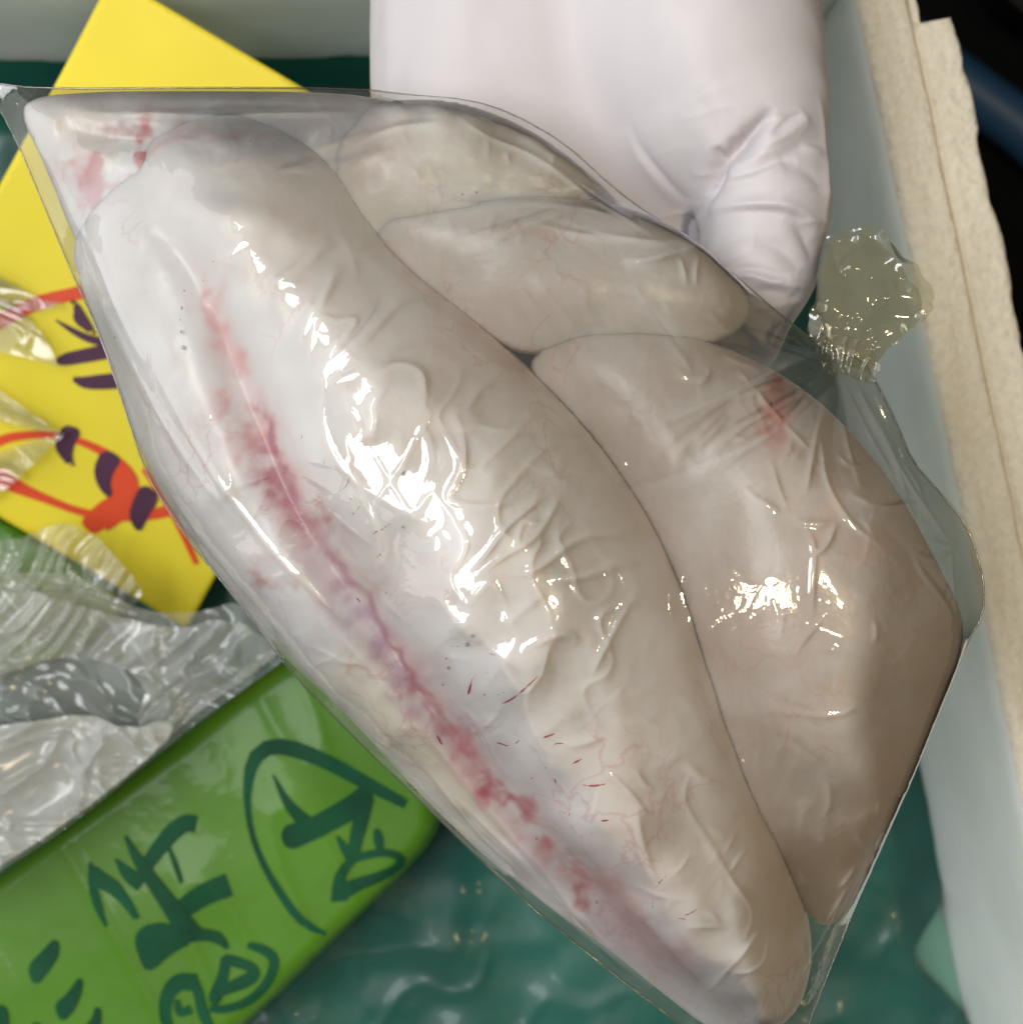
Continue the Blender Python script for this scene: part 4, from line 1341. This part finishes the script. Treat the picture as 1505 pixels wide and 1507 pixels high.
# ------------------------------------------------------------------ gloved hand (one continuous surface)
def surface_nets(f, origin, h):
    ins = f < 0
    nx, ny, nz = f.shape
    c = [ins[i:nx - 1 + i, j:ny - 1 + j, k:nz - 1 + k] for i in (0, 1) for j in (0, 1) for k in (0, 1)]
    s = sum(a.astype(np.int8) for a in c)
    act = (s > 0) & (s < 8)
    ci = np.argwhere(act)
    vid = -np.ones(act.shape, np.int64)
    vid[act] = np.arange(len(ci))
    acc = np.zeros((len(ci), 3)); cnt = np.zeros(len(ci))
    cor = [(i, j, k) for i in (0, 1) for j in (0, 1) for k in (0, 1)]
    for a in range(8):
        for b in range(a + 1, 8):
            da = np.array(cor[b]) - np.array(cor[a])
            if np.abs(da).sum() != 1: continue
            fa = f[ci[:, 0] + cor[a][0], ci[:, 1] + cor[a][1], ci[:, 2] + cor[a][2]]
            fb = f[ci[:, 0] + cor[b][0], ci[:, 1] + cor[b][1], ci[:, 2] + cor[b][2]]
            m = (fa < 0) != (fb < 0)
            t = fa[m] / (fa[m] - fb[m])
            acc[m] += np.array(cor[a]) + t[:, None] * da
            cnt[m] += 1
    V = (ci + acc / cnt[:, None]) * h + origin
    F = []
    for ax in range(3):
        sl0 = [slice(None)] * 3; sl1 = [slice(None)] * 3
        sl0[ax] = slice(0, -1); sl1[ax] = slice(1, None)
        a, b = ins[tuple(sl0)], ins[tuple(sl1)]
        e = np.argwhere(a != b)
        u, v = (ax + 1) % 3, (ax + 2) % 3
        ok = (e[:, u] > 0) & (e[:, v] > 0) & (e[:, u] < f.shape[u] - 1) & (e[:, v] < f.shape[v] - 1)
        e = e[ok]
        flip = a[e[:, 0], e[:, 1], e[:, 2]]
        q = []
        for du, dv in ((1, 1), (0, 1), (0, 0), (1, 0)):
            t = e.copy(); t[:, u] -= du; t[:, v] -= dv
            q.append(vid[t[:, 0], t[:, 1], t[:, 2]])
        q = np.stack(q, 1)
        q[~flip] = q[~flip][:, ::-1]
        F.append(q)
    return V, np.concatenate(F)


h = 0.00064
lo = np.array([-0.040, -0.002, 0.222]); hi = np.array([0.084, 0.190, 0.312])
n = ((hi - lo) / h).astype(int)
hx, hy, hz = [np.float32(lo[i] + h * np.arange(n[i])) for i in range(3)]
HX, HY, HZ = np.meshgrid(hx, hy, hz, indexing='ij')


def cone(a, b, ra, rb, flat=1.0):
    a, b = np.array(a, np.float32), np.array(b, np.float32)
    d = b - a
    t = np.clip(((HX - a[0]) * d[0] + (HY - a[1]) * d[1] + (HZ - a[2]) * d[2]) / (d @ d), 0, 1)
    r = ra + (rb - ra) * t
    return np.sqrt((HX - a[0] - t * d[0]) ** 2 + (HY - a[1] - t * d[1]) ** 2 + ((HZ - a[2] - t * d[2]) / flat) ** 2) - r


def smin(a, b, k):
    hh = np.clip(0.5 + 0.5 * (b - a) / k, 0, 1)
    return b + (a - b) * hh - k * hh * (1 - hh)


HP = lambda px, py, z: P(px, py, z)
# palm, heel and wrist
F_ = cone(HP(672, -420, 0.266), HP(664, 250, 0.252), 0.0210, 0.0195)
F_ = smin(F_, cone(HP(780, -420, 0.266), HP(770, 300, 0.249), 0.0240, 0.0200), 0.020)
F_ = smin(F_, cone(HP(900, -420, 0.266), HP(890, 320, 0.247), 0.0240, 0.0195), 0.020)
F_ = smin(F_, cone(HP(960, -300, 0.265), HP(980, 300, 0.246), 0.0250, 0.0185), 0.018)
F_ = smin(F_, cone(HP(985, -330, 0.265), HP(1040, 60, 0.267), 0.0260, 0.0245), 0.016)
F_ = smin(F_, cone(HP(1040, 40, 0.267), HP(1075, 165, 0.270), 0.0245, 0.0215), 0.012)
# fingers under the bag
for (x0, y0, x1, y1, x2, y2, r) in ((650, 250, 600, 470, 620, 640, 0.0085), (750, 300, 740, 560, 740, 730, 0.0095), (860, 310, 880, 590, 860, 740, 0.0098), (960, 300, 1010, 540, 990, 690, 0.0095)):
    F_ = smin(F_, cone(HP(x0, y0, 0.251), HP(x1, y1, 0.258), r * 1.1, r), 0.006)
    F_ = smin(F_, cone(HP(x1, y1, 0.258), HP(x2, y2, 0.266), r, r * 0.85), 0.003)
# thumb
TH = cone(HP(1105, 165, 0.272), HP(1125, 300, 0.2745), 0.0175, 0.0146)
TH = smin(TH, cone(HP(1125, 300, 0.2745), HP(1112, 400, 0.275), 0.0146, 0.0132), 0.004)
TH = smin(TH, cone(HP(1112, 400, 0.275), HP(1085, 490, 0.268), 0.0130, 0.0112), 0.004)
F_ = smin(F_, TH, 0.0042)
HV, HF = surface_nets(F_, lo.astype(float), h)
del HX, HY, HZ, F_, TH
# normals from faces
p0, p1, p2 = HV[HF[:, 0]], HV[HF[:, 1]], HV[HF[:, 2]]
fn = np.cross(p1 - p0, p2 - p0)
vn = np.zeros_like(HV)
for k in range(4):
    np.add.at(vn, HF[:, k], fn)
vn /= np.linalg.norm(vn, axis=1)[:, None] + 1e-12
if (vn[:, 2] * (HV[:, 2] - HV[:, 2].mean())).sum() < 0:
    HF = HF[:, ::-1]; vn = -vn
zt = lambda p: from_zoom(p, 880, 130, 3.96)
CR = [  # glove creases: points, width mm, height mm (negative = furrow)
    (zt([(1010, 150), (930, 250), (840, 350), (720, 430), (680, 520), (640, 600)]), 1.5, -3.6),
    (zt([(720, 430), (670, 560), (610, 660), (592, 850)]), 1.3, -1.6),
    (zt([(215, 150), (250, 250), (300, 330), (380, 420), (450, 490), (540, 560), (640, 615)]), 0.9, -0.8),
    (zt([(190, 160), (230, 270), (285, 350), (365, 440), (440, 510), (530, 585)]), 1.2, 0.5),
    (zt([(660, 690), (800, 685), (1000, 690), (1120, 705), (1220, 745), (1310, 800)]), 1.2, 1.0),
    (zt([(690, 720), (820, 715), (1000, 725), (1110, 750), (1210, 790), (1270, 840)]), 1.2, -0.8),
    (zt([(690, 520), (760, 515), (900, 500), (990, 450), (1080, 425), (1160, 430)]), 1.1, -1.0),
    (zt([(720, 560), (850, 530), (980, 490), (1080, 450)]), 1.4, 0.7),
    (zt([(900, 400), (1000, 330), (1110, 260), (1240, 160)]), 1.5, 0.9),
    (zt([(880, 350), (990, 260), (1100, 190), (1180, 120)]), 1.4, 0.8),
    (zt([(1000, 290), (1080, 210), (1180, 150)]), 1.5, -1.1),
    (zt([(1030, 420), (1150, 350), (1260, 310), (1340, 330)]), 1.6, -0.7),
    (zt([(1180, 330), (1260, 345), (1350, 335)]), 1.0, 0.6),
    (zt([(690, 340), (700, 390), (720, 430)]), 0.9, -0.9),
    (zt([(770, 290), (780, 340), (750, 410)]), 0.9, -0.9),
    (zt([(830, 240), (850, 300), (800, 370)]), 1.0, -0.8),
    (zt([(735, 330), (745, 390), (730, 420)]), 0.8, 0.5),
    (zt([(770, 1090), (850, 1080), (1000, 1130), (1140, 1150), (1275, 1140)]), 1.2, 0.9),
    (zt([(760, 1060), (900, 1060), (1000, 1095), (1120, 1110)]), 1.0, -0.8),
    (zt([(900, 900), (1030, 920), (1120, 990), (1200, 1060)]), 2.0, -0.9),
    (zt([(1080, 760), (1180, 820), (1240, 920), (1260, 1000)]), 1.6, -0.8),
    (zt([(900, 1180), (1050, 1190), (1200, 1230)]), 1.5, -0.6),
    (zt([(1290, 10), (1330, 120), (1350, 300), (1360, 500), (1345, 800)]), 1.0, 0.6),
    (zt([(1060, 480), (1180, 470), (1280, 520), (1300, 620)]), 2.0, -0.6),
    (zt([(560, 20), (600, 120), (650, 230), (690, 330)]), 2.5, -0.5),
]
topm = np.clip(vn[:, 2] * 1.6 + 0.2, 0, 1)
disp = np.zeros(len(HV))
for pts, wmm, amm in CR:
    p = smooth_poly(PX(pts, 0.287), 40, False, 2)
    R = wmm * 0.004
    sel = np.where((HV[:, 0] > p[:, 0].min() - R) & (HV[:, 0] < p[:, 0].max() + R) & (HV[:, 1] > p[:, 1].min() - R) & (HV[:, 1] < p[:, 1].max() + R) & (vn[:, 2] > -0.1))[0]
    d, _, _, t = seg_dist(HV[sel, 0], HV[sel, 1], p, closed=False)
    disp[sel] += np.exp(-(d / (wmm * 0.0010)) ** 1.5) * amm * 0.00125 * np.sin(np.pi * np.clip(t, 0, 1)) ** 0.8
HV = HV + vn * (disp * topm)[:, None]
tz = np.exp(-(((HV[:, 0] - 0.057) / 0.016) ** 2 + ((HV[:, 1] - 0.066) / 0.022) ** 2))
HV = HV + vn * (tz * topm * 0.0007 * (1 - np.abs(cnoise(HV[:, 0] * 0.28 + 0.15 * HV[:, 1], HV[:, 1] - 0.25 * HV[:, 0], 0.0042, 311))) ** 3)[:, None]
HV = HV + vn * (0.0005 * fbm(HV[:, 0] + HV[:, 2], HV[:, 1] - HV[:, 2], 0.018, 301, 2))[:, None]
hand = empty('person', P(850, 0, 0.24))
tag(hand, 'hand in a white rubber glove reaching in from the top, palm up under the bag', 'person')
mesh_obj('gloved_hand', HV, HF, M['glove'], hand)
